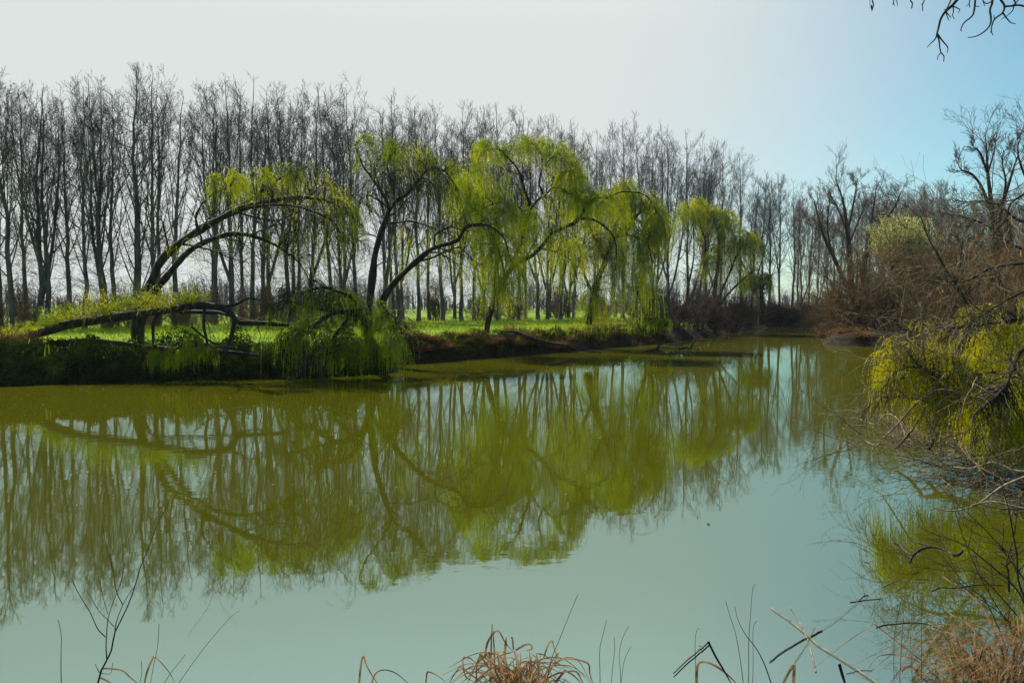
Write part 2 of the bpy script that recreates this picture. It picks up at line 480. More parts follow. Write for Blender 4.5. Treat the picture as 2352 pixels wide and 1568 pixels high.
def put_poplar(kind, x, D, ytop, label, group=None, rot=None):
    p = at(x, 702, D)
    z = zland(p[0], D)
    H = at(x, ytop, D)[2] - z
    k = kind if isinstance(kind, Kind) else pk[kind][int(rgp.integers(len(pk[kind])))]
    s = H / k.H
    w = rgp.uniform(0.9, 1.1) * (0.75 + 0.25 * s)
    r = k.place((p[0], D, z - 0.05), rgp.uniform(0, 6.28) if rot is None else rot, (w, w, s), label, group)
    r.rotation_euler = (rgp.normal(0, 0.02), rgp.normal(0, 0.025), r.rotation_euler[2])
    return r

G_FRONT = 'bare poplars standing along the front of the far meadow row'
front = [
    (3, 'straight', 'bare poplar trunk cut by the picture edge at the head of the row'),
    (33, 'straight', 'thin bare poplar just right of the trunk cut by the picture edge'),
    (82, 'lean', 'bare poplar leaning left and forking low near the fallen log end'),
    (108, 'forked', 'bare forked poplar close beside the left-leaning one'),
    (192, 'straight', 'straight bare poplar standing alone between two gaps of bright sky'),
    (236, 'forked', 'bare poplar splitting low into a wide V before the biggest trunk'),
    (250, 'straight', 'slender bare poplar tight against the V-shaped one'),
    (318, 'thick', 'thickest and tallest bare poplar with many steep limbs behind the arching willow base'),
    (362, 'straight', 'tall bare poplar just right of the thickest one'),
    (404, 'straight', 'bare poplar seen between the two arching willow limbs'),
    (494, 'straight', 'bare poplar under the left tip of the arching willow canopy'),
    (537, 'forked', 'bare poplar dividing into a U low behind the arching willow'),
    (574, 'straight', 'bare poplar with thick trunk behind the middle of the arching willow'),
    (621, 'straight', 'bare poplar behind the right half of the arching willow crown'),
    (666, 'straight', 'bare poplar rising over the top of the arching willow crown'),
    (714, 'forked', 'bare poplar with the dense rounded top over the arching willow tip'),
    (768, 'straight', 'bare poplar in the gap between the arching willow and the two-stemmed willow'),
    (817, 'straight', 'bare poplar just left of the two-stemmed willow trunk'),
    (881, 'forked', 'bare poplar directly behind the upright stem of the two-stemmed willow'),
    (917, 'wide', 'bare round-topped poplar above the two-stemmed willow crown'),
    (961, 'straight', 'bare poplar whose foot shows right of the dark weeping mass'),
    (1016, 'forked', 'bare double-trunk poplar on the bright grass right of the weeping mass'),
    (1061, 'straight', 'bare poplar between the double trunk and the leaning willow foot'),
    (1089, 'straight', 'bare poplar just left of the leaning willow foot'),
    (1145, 'wide', 'bare poplar with wide top behind the tall middle willow'),
    (1190, 'straight', 'bare poplar foot just right of the long hanging lime curtain'),
    (1236, 'forked', 'bare poplar forking into two stems in the clear bright grass gap'),
    (1258, 'straight', 'slim bare poplar close right of the two-stem fork on the grass'),
    (1286, 'forked', 'bare poplar making a narrow V left of the drooping willow curtain'),
    (1318, 'straight', 'bare poplar just left of the drooping willow curtain'),
    (1370, 'straight', 'bare poplar hidden low behind the drooping willow curtain'),
    (1430, 'straight', 'bare pointed poplar above the drooping willow crown'),
    (1490, 'wide', 'bare poplar with a wide fan top right of the pointed one'),
    (1535, 'forked', 'bare poplar rising right of the drooping willow over the dark bank'),
    (1583, 'wide', 'bare poplar just behind the small far willow crown'),
    (1618, 'wide', 'bare fan-shaped poplar right of the small far willow crown'),
    (1652, 'wide', 'bare poplar with arching right-hand twigs above the far willow'),
    (1700, 'straight', 'last tall bare poplar before the skyline drops'),
    (1745, 'wide', 'shorter bare poplar beside the dark round willow head at the pond end'),
    (1768, 'straight', 'narrow bare poplar on the levee right of the dark willow head'),
    (1790, 'wide', 'bushy bare poplar topping the levee at the pond end'),
    (1818, 'straight', 'rightmost bare poplar on the levee beside the brown thicket'),
]
for x, kind, lab in front:
    put_poplar(kind, x, row_depth(x) + rgp.uniform(-0.6, 0.6), top_y(x) + rgp.uniform(-5, 8), lab, G_FRONT)
for row in range(2):
    xs = np.arange([-40, 560][row], 1740, [104, 118][row])
    for x in xs + rgp.uniform(-14, 14, len(xs)):
        D = row_depth(x) + 5 + 5.5 * row + rgp.uniform(-0.8, 0.8)
        put_poplar('straight' if rgp.uniform() < 0.7 else 'forked', x, D, top_y(x) + 22 + 14 * row + rgp.uniform(0, 25), 'slimmer bare poplar in the rear rows half hidden by the front trunks', 'bare poplars in the rear rows')

# ------------------------------------------------------------------ weeping willows
def weeping(limbs, blobs, seed, name_parts=('trunk', 'branches', 'foliage'), leaf_mat=None, leaf=(0.065, 0.014), root=None, floor=0.04, twig_r=0.006, spacing=0.05, bare=60, sides=8, trunk_mat=None, wf=0.68, wobble=0.022):
    """limbs: traced centre lines; blobs: (x, y, D, rx, ry, sprays, strands per spray, len lo, len hi[, leaf share])"""
    rng = np.random.default_rng(seed)
    trunk, br, fo = MB(), MB(), MB()
    LP, LR = [], []
    for l in limbs:
        P, r = traced([(a, b, c, e * wf) for a, b, c, e in l], 30)
        wob = np.cumsum(rng.normal(0, 1, P.shape), 0) * wobble * 0.8 * np.linspace(0, 1, 30)[:, None]
        P = P + wob
        r = r * (1 + 0.13 * np.sin(np.arange(30) * rng.uniform(0.9, 1.6) + rng.uniform(0, 6)) + rng.normal(0, 0.07, 30))
        LP.append(P); LR.append(r)
    LP = np.array(LP); LR = np.array(LR)
    trunk.tubes(LP, LR, sides)
    pts = LP.reshape(-1, 3)[6:]; prad = LR.reshape(-1)[6:]
    # bare side twigs on the limbs
    if bare:
        n = max(3, bare // len(limbs))
        a, ar, _ = sprout(LP, LR, n, 0.35, 1.0, (0.5, 1.2), (0.10, 0.32), 7, rng, -0.02, 0.16, 0.4, twig_r * 1.2, rmax=0.04)
        br.tubes(a, ar, 4)
        b, bb, _ = sprout(a, ar, 6, 0.2, 1, (0.4, 1.0), (0.3, 0.7), 6, rng, -0.16, 0.15, 0.6, twig_r)
        br.tubes(b, bb, 3)
        c, cc, _ = sprout(b, bb, 4, 0.2, 1, (0.4, 1.0), (0.4, 0.9), 5, rng, -0.3, 0.15, 0.8, twig_r * 0.75)
        br.tubes(c, cc, 3)
    for bl in blobs:
        x, y, D, rx, ry, ns, nst, l0, l1 = bl[:9]
        share = bl[9] if len(bl) > 9 else 1.0
        c = at(x, y, D); wx, wz = px(rx, D), px(ry, D)
        q = rng.normal(size=(ns, 3)); q = unit(q) * rng.uniform(0.35, 1, (ns, 1)) ** 0.6
        q = c + q * np.array([wx, min(wx, wz * 1.6) * 1.0 + 0.15, wz])
        dist = np.linalg.norm(pts[None] - q[:, None], axis=2) * (1 + 0.25 * rng.uniform(size=(ns, len(pts))))
        dist += np.maximum(0, pts[None, :, 2] - q[:, None, 2]) * 0.3
        i = dist.argmin(1); p0 = pts[i]
        K = 9; t = np.linspace(0, 1, K)[None, :, None]
        sep = np.linalg.norm(q - p0, axis=1)[:, None]
        ctl = p0 + (q - p0) * 0.55 + np.concatenate([rng.normal(0, 0.12, (ns, 2)) * sep, 0.28 * sep], 1)
        P = (1 - t) ** 2 * p0[:, None] + 2 * t * (1 - t) * ctl[:, None] + t ** 2 * q[:, None]
        P = P + np.cumsum(rng.normal(0, 0.012, P.shape), 1) * np.sqrt(sep)[:, None]
        r0 = np.minimum(prad[i] * 0.5, 0.012 + 0.012 * sep[:, 0])
        Rr = taper(r0, twig_r, K, 0.7)
        br.tubes(P, Rr, 4)
        # strands
        M = ns * nst; j = np.repeat(np.arange(ns), nst)
        p, r, T = sample(P, Rr, j, 1 - rng.uniform(0, 0.62, M) ** 1.3)
        out = unit(p - c + rng.normal(0, 0.5, (M, 3)) * wx) * np.array([1, 1, 0.15]) + T * 0.5 + np.array([0, 0, 0.15])
        L = rng.uniform(l0, l1, M) * rng.uniform(0.75, 1.1, M)
        KS = 9
        d = unit(out); Sx = np.empty((M, KS, 3)); Sx[:, 0] = p
        for k in range(1, KS):
            d = unit(d + np.array([0, 0, -0.55]) + rng.normal(0, 0.07, (M, 3)))
            if k > 5: d = unit(d * np.array([0.55, 0.55, 1.0]))
            Sx[:, k] = Sx[:, k - 1] + d * (L / (KS - 1))[:, None]
        lowest = Sx[:, :, 2] < floor
        Sx[:, :, 2] = np.where(lowest, floor + rng.uniform(0, 0.03, lowest.shape), Sx[:, :, 2])
        keep = rng.uniform(size=M) < share
        SR_ = taper(np.full(M, twig_r * 0.75), twig_r * 0.4, KS)
        if (~keep).any(): br.tubes(Sx[~keep], SR_[~keep], 3)
        if keep.any():
            fo.tubes(Sx[keep], SR_[keep], 3)
            Sk, Lk = Sx[keep], L[keep]
            nl = int(np.clip(np.mean(Lk) / spacing, 6, 90)); m = len(Sk)
            i2 = np.repeat(np.arange(m), nl); tt = np.tile((np.arange(nl) + 0.5) / nl, m) + rng.uniform(-0.4, 0.4, m * nl) / nl
            b, _, T = sample(Sk, np.zeros(Sk.shape[:2]), i2, np.clip(tt, 0.02, 0.99))
            pp = rperp(T, rng)
            dd = unit(T * 0.9 + pp * rng.uniform(0.3, 0.9, (len(b), 1)))
            sd = unit(np.cross(dd, rng.normal(size=dd.shape)))
            fo.leaves(b, dd, sd, leaf[0] * rng.uniform(0.6, 1.25, len(b)), leaf[1] * rng.uniform(0.7, 1.2, len(b)))
    parts = [(name_parts[0], trunk, trunk_mat or M_WIL), (name_parts[1], br, M_WILTW)]
    if fo.v: parts.append((name_parts[2], fo, leaf_mat or M_LEAF))
    return parts

def willow(label, base, limbs, blobs, seed, name='weeping_willow', cat='willow tree', group=None, **kw):
    parts = weeping(limbs, blobs, seed, **kw)
    root = empty(name, base, label, cat, group)
    for pn, mb, mat in parts:
        mb.build(pn, mat, root, origin=base)
    return root

GW = 'weeping willows along the far bank'
# --- arching willow on the left
d = 27.0
willow('large willow with two dark limbs arching right from a thick stump, yellow-green top', at(318, 790, d),
    [[(318, 800, d, 44), (316, 745, d, 36), (322, 700, d, 34), (345, 655, d, 30), (370, 600, d, 27), (410, 560, d, 25), (455, 530, d, 24), (510, 500, d, 23), (560, 478, d, 20), (620, 462, d, 15), (690, 455, d, 11), (760, 466, d, 7), (810, 505, d, 4)],
     [(322, 700, d, 30), (362, 660, d - .4, 24), (395, 620, d - .6, 21), (430, 580, d - .8, 20), (470, 555, d - 1, 19), (520, 538, d - 1, 16), (570, 540, d - 1, 13), (630, 560, d - 1, 9), (680, 595, d - 1, 5), (705, 640, d - 1, 3)],
     [(510, 500, d, 14), (560, 470, d + .5, 13), (600, 440, d + .8, 11), (650, 410, d + 1, 8), (700, 400, d + 1, 5)],
     [(455, 530, d, 10), (450, 500, d - .5, 8), (462, 470, d - .8, 7), (490, 445, d - 1, 6), (520, 435, d - 1, 4)],
     [(560, 478, d, 12), (640, 470, d - 1, 9), (700, 480, d - 1.5, 7), (760, 510, d - 1.5, 5), (790, 560, d - 1.5, 3)],
     [(318, 770, d, 16), (345, 715, d, 15), (420, 715, d - .3, 14), (500, 720, d - .6, 12), (580, 738, d - .8, 9), (640, 735, d - .8, 6)]],
    [(525, 415, d - 1, 38, 30, 18, 9, 0.5, 1.2), (575, 400, d, 45, 26, 18, 9, 0.5, 1.3), (640, 395, d + .6, 60, 26, 24, 9, 0.5, 1.4, 0.75),
     (715, 405, d + .6, 60, 30, 24, 9, 0.7, 1.6, 0.5), (780, 450, d, 45, 30, 17, 9, 0.8, 1.9, 0.45), (640, 440, d - .4, 90, 28, 18, 8, 0.4, 1.2, 0.12),
     (740, 470, d - 1, 70, 35, 28, 8, 1.0, 2.4, 0.16), (810, 500, d - .5, 22, 40, 10, 8, 0.8, 1.8, 0.9), (560, 530, d - 1, 60, 14, 10, 5, 0.4, 1.1, 0.8), (430, 560, d, 45, 30, 10, 4, 0.3, 0.8),
     (690, 560, d - 1, 60, 40, 18, 6, 0.6, 1.8, 0.25), (640, 520, d, 90, 30, 12, 6, 0.8, 2.0, 0.5)],
    11, group=GW)
# --- log lying along the bank with upright lime shoots
rng = np.random.default_rng(21)
d = 24.9
logs = [[(-60, 800, d + 1, 26), (20, 782, d + .8, 25), (90, 765, d + .5, 24), (160, 745, d, 26), (240, 734, d, 23), (310, 722, d, 24), (380, 713, d, 20), (440, 703, d, 19), (495, 704, d, 18), (525, 716, d, 17), (545, 738, d, 15), (600, 739, d, 13), (660, 745, d, 9)],
        [(70, 800, d, 10), (130, 788, d, 15), (200, 784, d, 16), (280, 787, d, 15), (340, 795, d, 13), (450, 802, d, 12), (540, 806, d, 10), (600, 814, d, 6)]]
tr, fo, sh = MB(), MB(), MB()
tr2 = MB()
for l, m_ in zip(logs, (tr, tr2)):
    P, r = traced([(a, b, c, e * 0.82) for a, b, c, e in l], 26)
    P = P + np.cumsum(rng.normal(0, 0.012, P.shape), 0); m_.tubes(P, r * rng.uniform(0.88, 1.12, 26), 9)
for l in [[(540, 730, d, 11), (532, 770, d - .1, 9), (522, 800, d - .2, 7), (505, 840, d - .3, 5), (500, 870, d - .4, 4)], [(365, 716, d, 8), (352, 745, d, 8), (352, 790, d, 6), (345, 830, d, 4)], [(470, 706, d, 8), (468, 750, d - .1, 7), (475, 790, d - .2, 6), (455, 830, d - .3, 4)], [(440, 750, d - .1, 6), (470, 775, d - .2, 5), (500, 790, d - .2, 4), (520, 778, d - .2, 3)], [(500, 706, d, 8), (540, 700, d, 7), (570, 685, d, 5), (600, 690, d, 3)]]:
    P, r = traced(l, 14); tr.tubes(P, r, 6)
P, r = traced(logs[0], 40)
n = 300
u = rng.uniform(0.06, 0.62, n); i = np.zeros(n, int)
b, _, T = sample(P[None], r[None], i, u)
hgt = np.interp(u, [0.06, 0.2, 0.35, 0.5, 0.62], [0.35, 0.6, 1.0, 0.85, 0.5])
dd = unit(np.stack([rng.normal(-0.15, 0.5, n), rng.normal(0, 0.35, n), rng.uniform(0.6, 1.2, n)], 1))
g = grow(b, dd, hgt * rng.uniform(0.5, 1.25, n), 7, rng, -0.10, 0.10)
sh.tubes(g, taper(np.full(n, 0.006), 0.003, 7), 3)
g2, _, _ = sprout(g, np.full((n, 7), 0.005), 3, 0.2, 0.9, (0.4, 1.0), (0.35, 0.7), 6, rng, -0.14, 0.1, 1, 0.003)
sh.tubes(g2, np.full((len(g2), 6), 0.003), 3)
for G, nl in ((g, 18), (g2, 12)):
    m = len(G); i2 = np.repeat(np.arange(m), nl); tt = np.tile((np.arange(nl) + 0.5) / nl, m)
    b, _, T = sample(G, np.zeros(G.shape[:2]), i2, tt)
    dd = unit(T * 0.8 + rperp(T, rng) * 0.7)
    fo.leaves(b, dd, unit(np.cross(dd, rng.normal(size=dd.shape))), rng.uniform(0.03, 0.07, len(b)), rng.uniform(0.010, 0.016, len(b)))
root = empty('fallen_willow', at(160, 780, d), 'fallen willow trunk bowed along the left bank with upright lime shoots', 'fallen tree')
o0 = at(160, 780, d)
tr.build('trunk', M_WIL, root, origin=o0); tr2.build('lower_limb', M_WIL, root, origin=o0); sh.build('shoots', M_WILTW, root, origin=o0); fo.build('foliage', M_LEAF, root, origin=o0)

# --- dark weeping mass over the water
d = 25.6
willow('low dark green willow mass trailing into the water beneath the two-stemmed willow', at(850, 800, d + 1.5),
    [[(855, 810, d + 1.5, 40), (848, 770, d + 1.2, 34), (838, 735, d + 1, 28), (812, 715, d + .5, 22), (770, 715, d, 17), (735, 730, d - .3, 13), (705, 760, d - .6, 8)],
     [(845, 760, d + 1.2, 22), (815, 690, d + .6, 15), (770, 665, d, 11), (730, 655, d - .3, 8), (690, 668, d - .5, 5)],
     [(850, 770, d + 1.2, 20), (880, 720, d + .6, 14), (905, 735, d + .2, 9), (922, 775, d, 5)],
     [(812, 715, d + .5, 15), (770, 770, d - .2, 13), (765, 805, d - .5, 12), (740, 815, d - .8, 8), (700, 830, d - 1, 5)],
     [(770, 715, d, 10), (700, 705, d - .2, 7), (660, 700, d - .3, 6), (625, 715, d - .4, 4)]],
    [(720, 670, d, 55, 22, 13, 8, 0.55, 1.75), (780, 680, d, 60, 26, 13, 8, 0.66, 2.00), (650, 710, d - .3, 40, 18, 8, 6, 0.55, 1.88),
     (850, 700, d + .3, 45, 25, 10, 8, 0.77, 2.12), (890, 740, d, 32, 25, 10, 8, 0.88, 2.12), (740, 745, d - .5, 70, 22, 10, 8, 0.66, 2.00),
     (820, 760, d - .4, 70, 22, 12, 8, 0.77, 1.88), (740, 810, d - .9, 40, 8, 6, 8, 0.44, 1.00), (900, 790, d - .2, 25, 16, 6, 8, 0.66, 1.50), (660, 770, d - .2, 35, 30, 6, 6, 0.66, 1.75), (840, 800, d - .7, 60, 16, 10, 8, 0.55, 1.12)],
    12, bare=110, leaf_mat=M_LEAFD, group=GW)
# --- spray low over the water in front of the log
willow('small green willow spray drooping from the log over dark water', at(440, 790, 24.4),
    [[(470, 790, 24.6, 8), (440, 795, 24.3, 7), (400, 800, 24.1, 5), (365, 815, 24.0, 3)], [(470, 790, 24.6, 7), (490, 800, 24.4, 5), (520, 815, 24.2, 3)]],
    [(385, 808, 24.1, 45, 10, 22, 10, 0.35, 0.8), (450, 800, 24.2, 40, 14, 14, 9, 0.4, 0.8), (420, 775, 24.3, 45, 14, 12, 8, 0.3, 0.7)],
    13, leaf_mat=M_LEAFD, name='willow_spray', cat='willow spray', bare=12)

# --- two-stemmed willow
d = 31.0
willow('two-stemmed willow with an upright and a slanting stem and a dark bare crown', at(850, 770, d),
    [[(845, 790, d, 40), (850, 690, d, 28), (856, 640, d, 25), (864, 581, d, 22), (884, 514, d, 17), (894, 481, d, 14), (881, 447, d, 11), (857, 411, d, 9), (834, 377, d, 6), (818, 335, d, 3)],
     [(870, 760, d, 24), (880, 690, d - .3, 24), (905, 650, d - .6, 22), (934, 621, d - .8, 20), (971, 588, d - 1, 18), (998, 568, d - 1, 16), (1044, 554, d - 1, 13), (1058, 541, d - 1, 12), (1074, 517, d - 1, 11), (1118, 514, d - 1, 8), (1160, 545, d - 1, 5), (1175, 600, d - 1, 3)],
     [(890, 490, d, 13), (907, 464, d, 13), (934, 447, d, 12), (964, 414, d, 10), (984, 394, d, 8), (1018, 401, d, 6), (1050, 440, d, 3)],
     [(884, 514, d, 8), (915, 512, d + .4, 7), (950, 512, d + .8, 6), (1000, 530, d + 1, 5), (1050, 560, d + 1, 3)],
     [(907, 464, d, 8), (900, 420, d + .5, 8), (890, 380, d + .8, 7), (905, 345, d + 1, 5), (930, 330, d + 1, 3)],
     [(894, 481, d, 7), (870, 460, d - .5, 6), (845, 450, d - 1, 4), (825, 470, d - 1, 3)],
     [(998, 568, d - 1, 8), (1000, 540, d - 1.4, 6), (1035, 520, d - 1.6, 5), (1080, 530, d - 1.6, 3)],
     [(960, 600, d - 1, 8), (1000, 590, d - .6, 7), (1050, 570, d - .4, 5), (1090, 600, d - .3, 3)]],
    [(868, 318, d + .3, 32, 16, 15, 9, 0.4, 1.0), (930, 340, d + .5, 60, 18, 31, 9, 0.5, 1.3, 0.8), (1000, 365, d + .3, 50, 22, 21, 9, 0.5, 1.4, 0.7), (830, 355, d, 30, 25, 10, 6, 0.4, 1.0, 0.6),
     (930, 400, d - .5, 90, 40, 43, 8, 0.6, 1.6, 0.06), (860, 420, d - .5, 50, 40, 18, 7, 0.8, 2.0, 0.06), (1010, 420, d - .5, 45, 30, 21, 8, 1.0, 2.6, 0.05),
     (1075, 385, d + .5, 28, 26, 12, 8, 0.7, 1.8), (1040, 500, d, 30, 50, 11, 7, 1.0, 2.5, 0.3), (960, 530, d + .5, 60, 20, 11, 6, 0.8, 2.2, 0.6), (960, 600, d + 1, 60, 30, 10, 7, 0.8, 2.0, 0.85), (1080, 590, d, 40, 30, 8, 7, 0.8, 2.0, 0.6)],
    14, group=GW)

# --- the tall middle willow
d = 38.0
willow('tallest lime willow with a leaning trunk and a long limb reaching right', at(1118, 764, d),
    [[(1116, 775, d, 24), (1120, 745, d, 22), (1128, 710, d, 21), (1138, 677, d, 20), (1158, 640, d, 19), (1178, 612, d, 18), (1198, 598, d, 17), (1231, 578, d, 15), (1268, 534, d, 14), (1305, 518, d, 13), (1328, 501, d, 12), (1338, 477, d, 9), (1351, 461, d, 7), (1385, 450, d, 4), (1410, 470, d, 2)],
     [(1170, 625, d, 14), (1195, 560, d + .3, 13), (1212, 500, d + .4, 12), (1216, 470, d + .4, 11), (1205, 440, d + .4, 9), (1195, 410, d + .4, 8), (1184, 381, d + .4, 7), (1161, 357, d + .4, 6), (1138, 337, d + .4, 4), (1110, 345, d + .4, 2)],
     [(1212, 495, d + .4, 9), (1235, 460, d, 9), (1251, 451, d, 8), (1271, 431, d, 6), (1300, 440, d, 4), (1330, 470, d, 2)],
     [(1250, 450, d, 7), (1238, 421, d + .2, 6), (1245, 381, d + .3, 6), (1238, 347, d + .4, 4), (1215, 325, d + .5, 3)],
     [(1245, 390, d + .2, 5), (1275, 355, d, 4), (1300, 365, d, 3), (1320, 400, d, 2)],
     [(1328, 501, d, 9), (1368, 507, d - .4, 9), (1408, 541, d - .7, 6), (1415, 590, d - .8, 4), (1412, 630, d - .8, 3)],
     [(1160, 640, d, 9), (1150, 590, d - .7, 8), (1125, 530, d - 1, 7), (1100, 490, d - 1.2, 5), (1080, 480, d - 1.2, 3)],
     [(1215, 500, d + .3, 6), (1185, 470, d - .3, 5), (1150, 460, d - .8, 4), (1110, 470, d - 1, 3)],
     [(1240, 570, d, 5), (1280, 580, d + .5, 5), (1310, 600, d + .8, 4), (1320, 650, d + .8, 3)],
     [(1385, 460, d, 6), (1430, 440, d - .3, 5), (1480, 450, d - .5, 4), (1505, 490, d - .6, 2)]],
    [(1125, 335, d + .4, 42, 20, 28, 11, 0.5, 1.5), (1215, 322, d + .4, 50, 16, 28, 10, 0.5, 1.5), (1275, 340, d, 40, 22, 25, 10, 0.6, 1.8, 0.8), (1310, 390, d, 30, 35, 28, 11, 0.9, 2.2, 0.8), (1325, 450, d - .2, 22, 30, 18, 11, 0.9, 2.0),
     (1085, 420, d - .6, 34, 40, 36, 11, 0.9, 2.4), (1120, 470, d - 1, 55, 35, 43, 11, 1.0, 2.6, 0.8), (1180, 490, d - .5, 55, 30, 31, 11, 0.9, 2.2), (1150, 560, d - .8, 28, 40, 28, 12, 1.8, 3.6), (1165, 420, d, 40, 30, 12, 7, 0.8, 2.0, 0.8), (1250, 470, d, 40, 30, 12, 7, 1.0, 2.2, 0.6),
     (1075, 540, d - .8, 30, 40, 14, 9, 1.2, 3.0, 0.8), (1150, 640, d - .8, 20, 20, 15, 11, 1.0, 2.0), (1260, 540, d + .6, 50, 40, 17, 8, 1.6, 3.6, 0.8), (1390, 450, d - .2, 40, 22, 24, 11, 0.9, 2.2), (1300, 560, d + .8, 30, 30, 11, 8, 1.5, 3.0, 0.7)],
    15, group=GW, leaf=(0.085, 0.020))

# --- drooping willow right of it
d = 43.0
willow('drooping willow with long curtains of lime strands touching the brown bank', at(1365, 745, d),
    [[(1350, 745, d, 30), (1358, 700, d, 28), (1370, 650, d, 24), (1390, 600, d, 20), (1402, 555, d, 17), (1415, 510, d, 14), (1430, 470, d, 10), (1440, 440, d, 6), (1432, 415, d, 3)],
     [(1402, 555, d, 13), (1440, 520, d, 11), (1470, 490, d, 9), (1500, 480, d, 6), (1522, 505, d, 3)],
     [(1390, 600, d, 12), (1370, 555, d - .5, 10), (1352, 515, d - .6, 8), (1345, 485, d - .6, 5)],
     [(1365, 680, d, 14), (1345, 640, d - .4, 10), (1335, 590, d - .5, 7), (1330, 550, d - .5, 4)],
     [(1402, 555, d, 10), (1440, 540, d - 1, 9), (1490, 560, d - 1, 6), (1510, 600, d - 1, 3)]],
    [(1432, 425, d, 30, 16, 18, 10, 0.8, 1.8), (1380, 450, d, 45, 18, 28, 11, 0.9, 2.4, 0.75), (1470, 455, d, 42, 20, 31, 11, 1.0, 2.6, 0.8), (1510, 495, d, 22, 28, 25, 11, 1.0, 2.4), (1410, 500, d - .4, 45, 30, 28, 10, 1.5, 3.6, 0.6), (1470, 540, d - .5, 40, 30, 14, 8, 1.2, 2.6, 0.45), (1450, 600, d - .6, 22, 50, 24, 11, 1.8, 3.6), (1425, 520, d - .8, 14, 40, 14, 11, 2.0, 4.0),
     (1340, 560, d, 30, 40, 18, 9, 1.6, 3.4, 0.85), (1375, 560, d - .8, 40, 40, 28, 7, 1.5, 3.5, 0.10), (1360, 690, d - .6, 30, 25, 18, 9, 1.0, 2.2, 0.7), (1505, 540, d, 16, 30, 14, 11, 1.2, 2.4), (1400, 650, d - .6, 40, 25, 12, 8, 1.2, 2.4, 0.4)],
    16, group=GW, leaf=(0.09, 0.021))
# --- bent brush of willow wands leaning over the bank
d = 45.0
willow('dark wispy willow brush bending down to the water at the bank corner', at(1475, 770, d),
    [[(1490, 745, d, 16), (1475, 700, d, 12), (1462, 660, d, 9), (1455, 630, d, 5)], [(1490, 745, d, 12), (1500, 700, d - .3, 9), (1495, 660, d - .4, 5)], [(1485, 745, d, 9), (1510, 735, d - .6, 6), (1532, 745, d - 1, 3)]],
    [(1462, 640, d, 22, 20, 17, 8, 1.5, 2.8, 0.35), (1485, 680, d - .4, 25, 25, 18, 8, 1.2, 2.4, 0.35), (1515, 735, d - .8, 26, 10, 11, 8, 0.5, 0.9)],
    17, leaf_mat=M_LEAFD, group=GW, leaf=(0.09, 0.02))
# --- small far willow
d = 66.0
willow('small far willow of several thin stems with a lime tuft near the pond end', at(1640, 715, d),
    [[(1655, 740, d, 14), (1640, 690, d, 13), (1648, 620, d, 11), (1650, 560, d, 8), (1640, 510, d, 5), (1615, 470, d, 3)],
     [(1600, 725, d, 8), (1610, 650, d, 7), (1620, 560, d, 6), (1600, 490, d, 3)],
     [(1640, 710, d, 9), (1665, 650, d, 8), (1690, 590, d, 7), (1715, 545, d, 4), (1735, 550, d, 2)],
     [(1620, 740, d, 8), (1660, 690, d, 7), (1710, 640, d, 5), (1740, 620, d, 3)],
     [(1570, 735, d, 8), (1580, 660, d, 7), (1592, 580, d, 5), (1590, 500, d, 3)]],
    [(1590, 465, d, 30, 14, 24, 10, 1.0, 2.4), (1625, 480, d, 28, 16, 24, 11, 1.0, 2.8), (1565, 490, d, 18, 20, 10, 8, 1.2, 3.0), (1660, 500, d, 34, 24, 34, 11, 1.2, 3.0, 0.7), (1706, 545, d, 34, 22, 44, 12, 1.2, 3.2, 0.75), (1665, 590, d, 50, 45, 50, 10, 1.5, 3.4, 0.5), (1635, 540, d, 25, 25, 14, 8, 1.5, 3.0, 0.8)],
    18, group=GW, leaf=(0.11, 0.028), spacing=0.08, twig_r=0.010)
d = 72.0
willow('round dark willow head on a stout post-like trunk at the pond end', at(1748, 740, d),
    [[(1748, 745, d, 19), (1749, 700, d, 16), (1748, 665, d, 13), (1742, 640, d, 7), (1730, 630, d, 3)], [(1749, 670, d, 10), (1758, 645, d, 6), (1765, 635, d, 3)], [(1748, 665, d, 8), (1735, 650, d, 6), (1722, 655, d, 3)]],
    [(1738, 640, d, 34, 20, 70, 11, 0.8, 2.0, 0.5), (1728, 670, d, 22, 26, 14, 8, 0.6, 1.5, 0.6)],
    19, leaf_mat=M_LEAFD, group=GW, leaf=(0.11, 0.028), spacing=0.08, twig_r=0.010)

# ------------------------------------------------------------------ right-hand thicket and far trees
fk = [poplar_kind(31, 14.0, M_BROWN, M_FARTW, 'bare_tree', n1=22, width=0.75, low=0.08, r0=0.12, twig=0.010), poplar_kind(32, 14.0, M_BROWN, M_FARTW, 'bare_tree', forks=1, n1=24, low=0.1, r0=0.12, twig=0.010)]
rq = np.random.default_rng(5)
def far_top(x):
    return float(np.interp(x, [1820, 1850, 1880, 1920, 1980, 2010, 2050, 2090, 2140, 2180, 2230, 2300, 2360, 2450], [445, 430, 440, 450, 440, 420, 415, 430, 395, 430, 440, 420, 430, 430]))
for x in np.arange(1828, 2470, 17):
    xx = x + rq.uniform(-6, 6); D = rq.uniform(96, 116)
    put_poplar(fk[int(rq.integers(2))], xx, D, far_top(xx) + rq.uniform(-5, 40), 'thin reddish brown bare tree in the hazy belt beyond the brown thicket', 'bare trees of the brown belt behind the thicket')

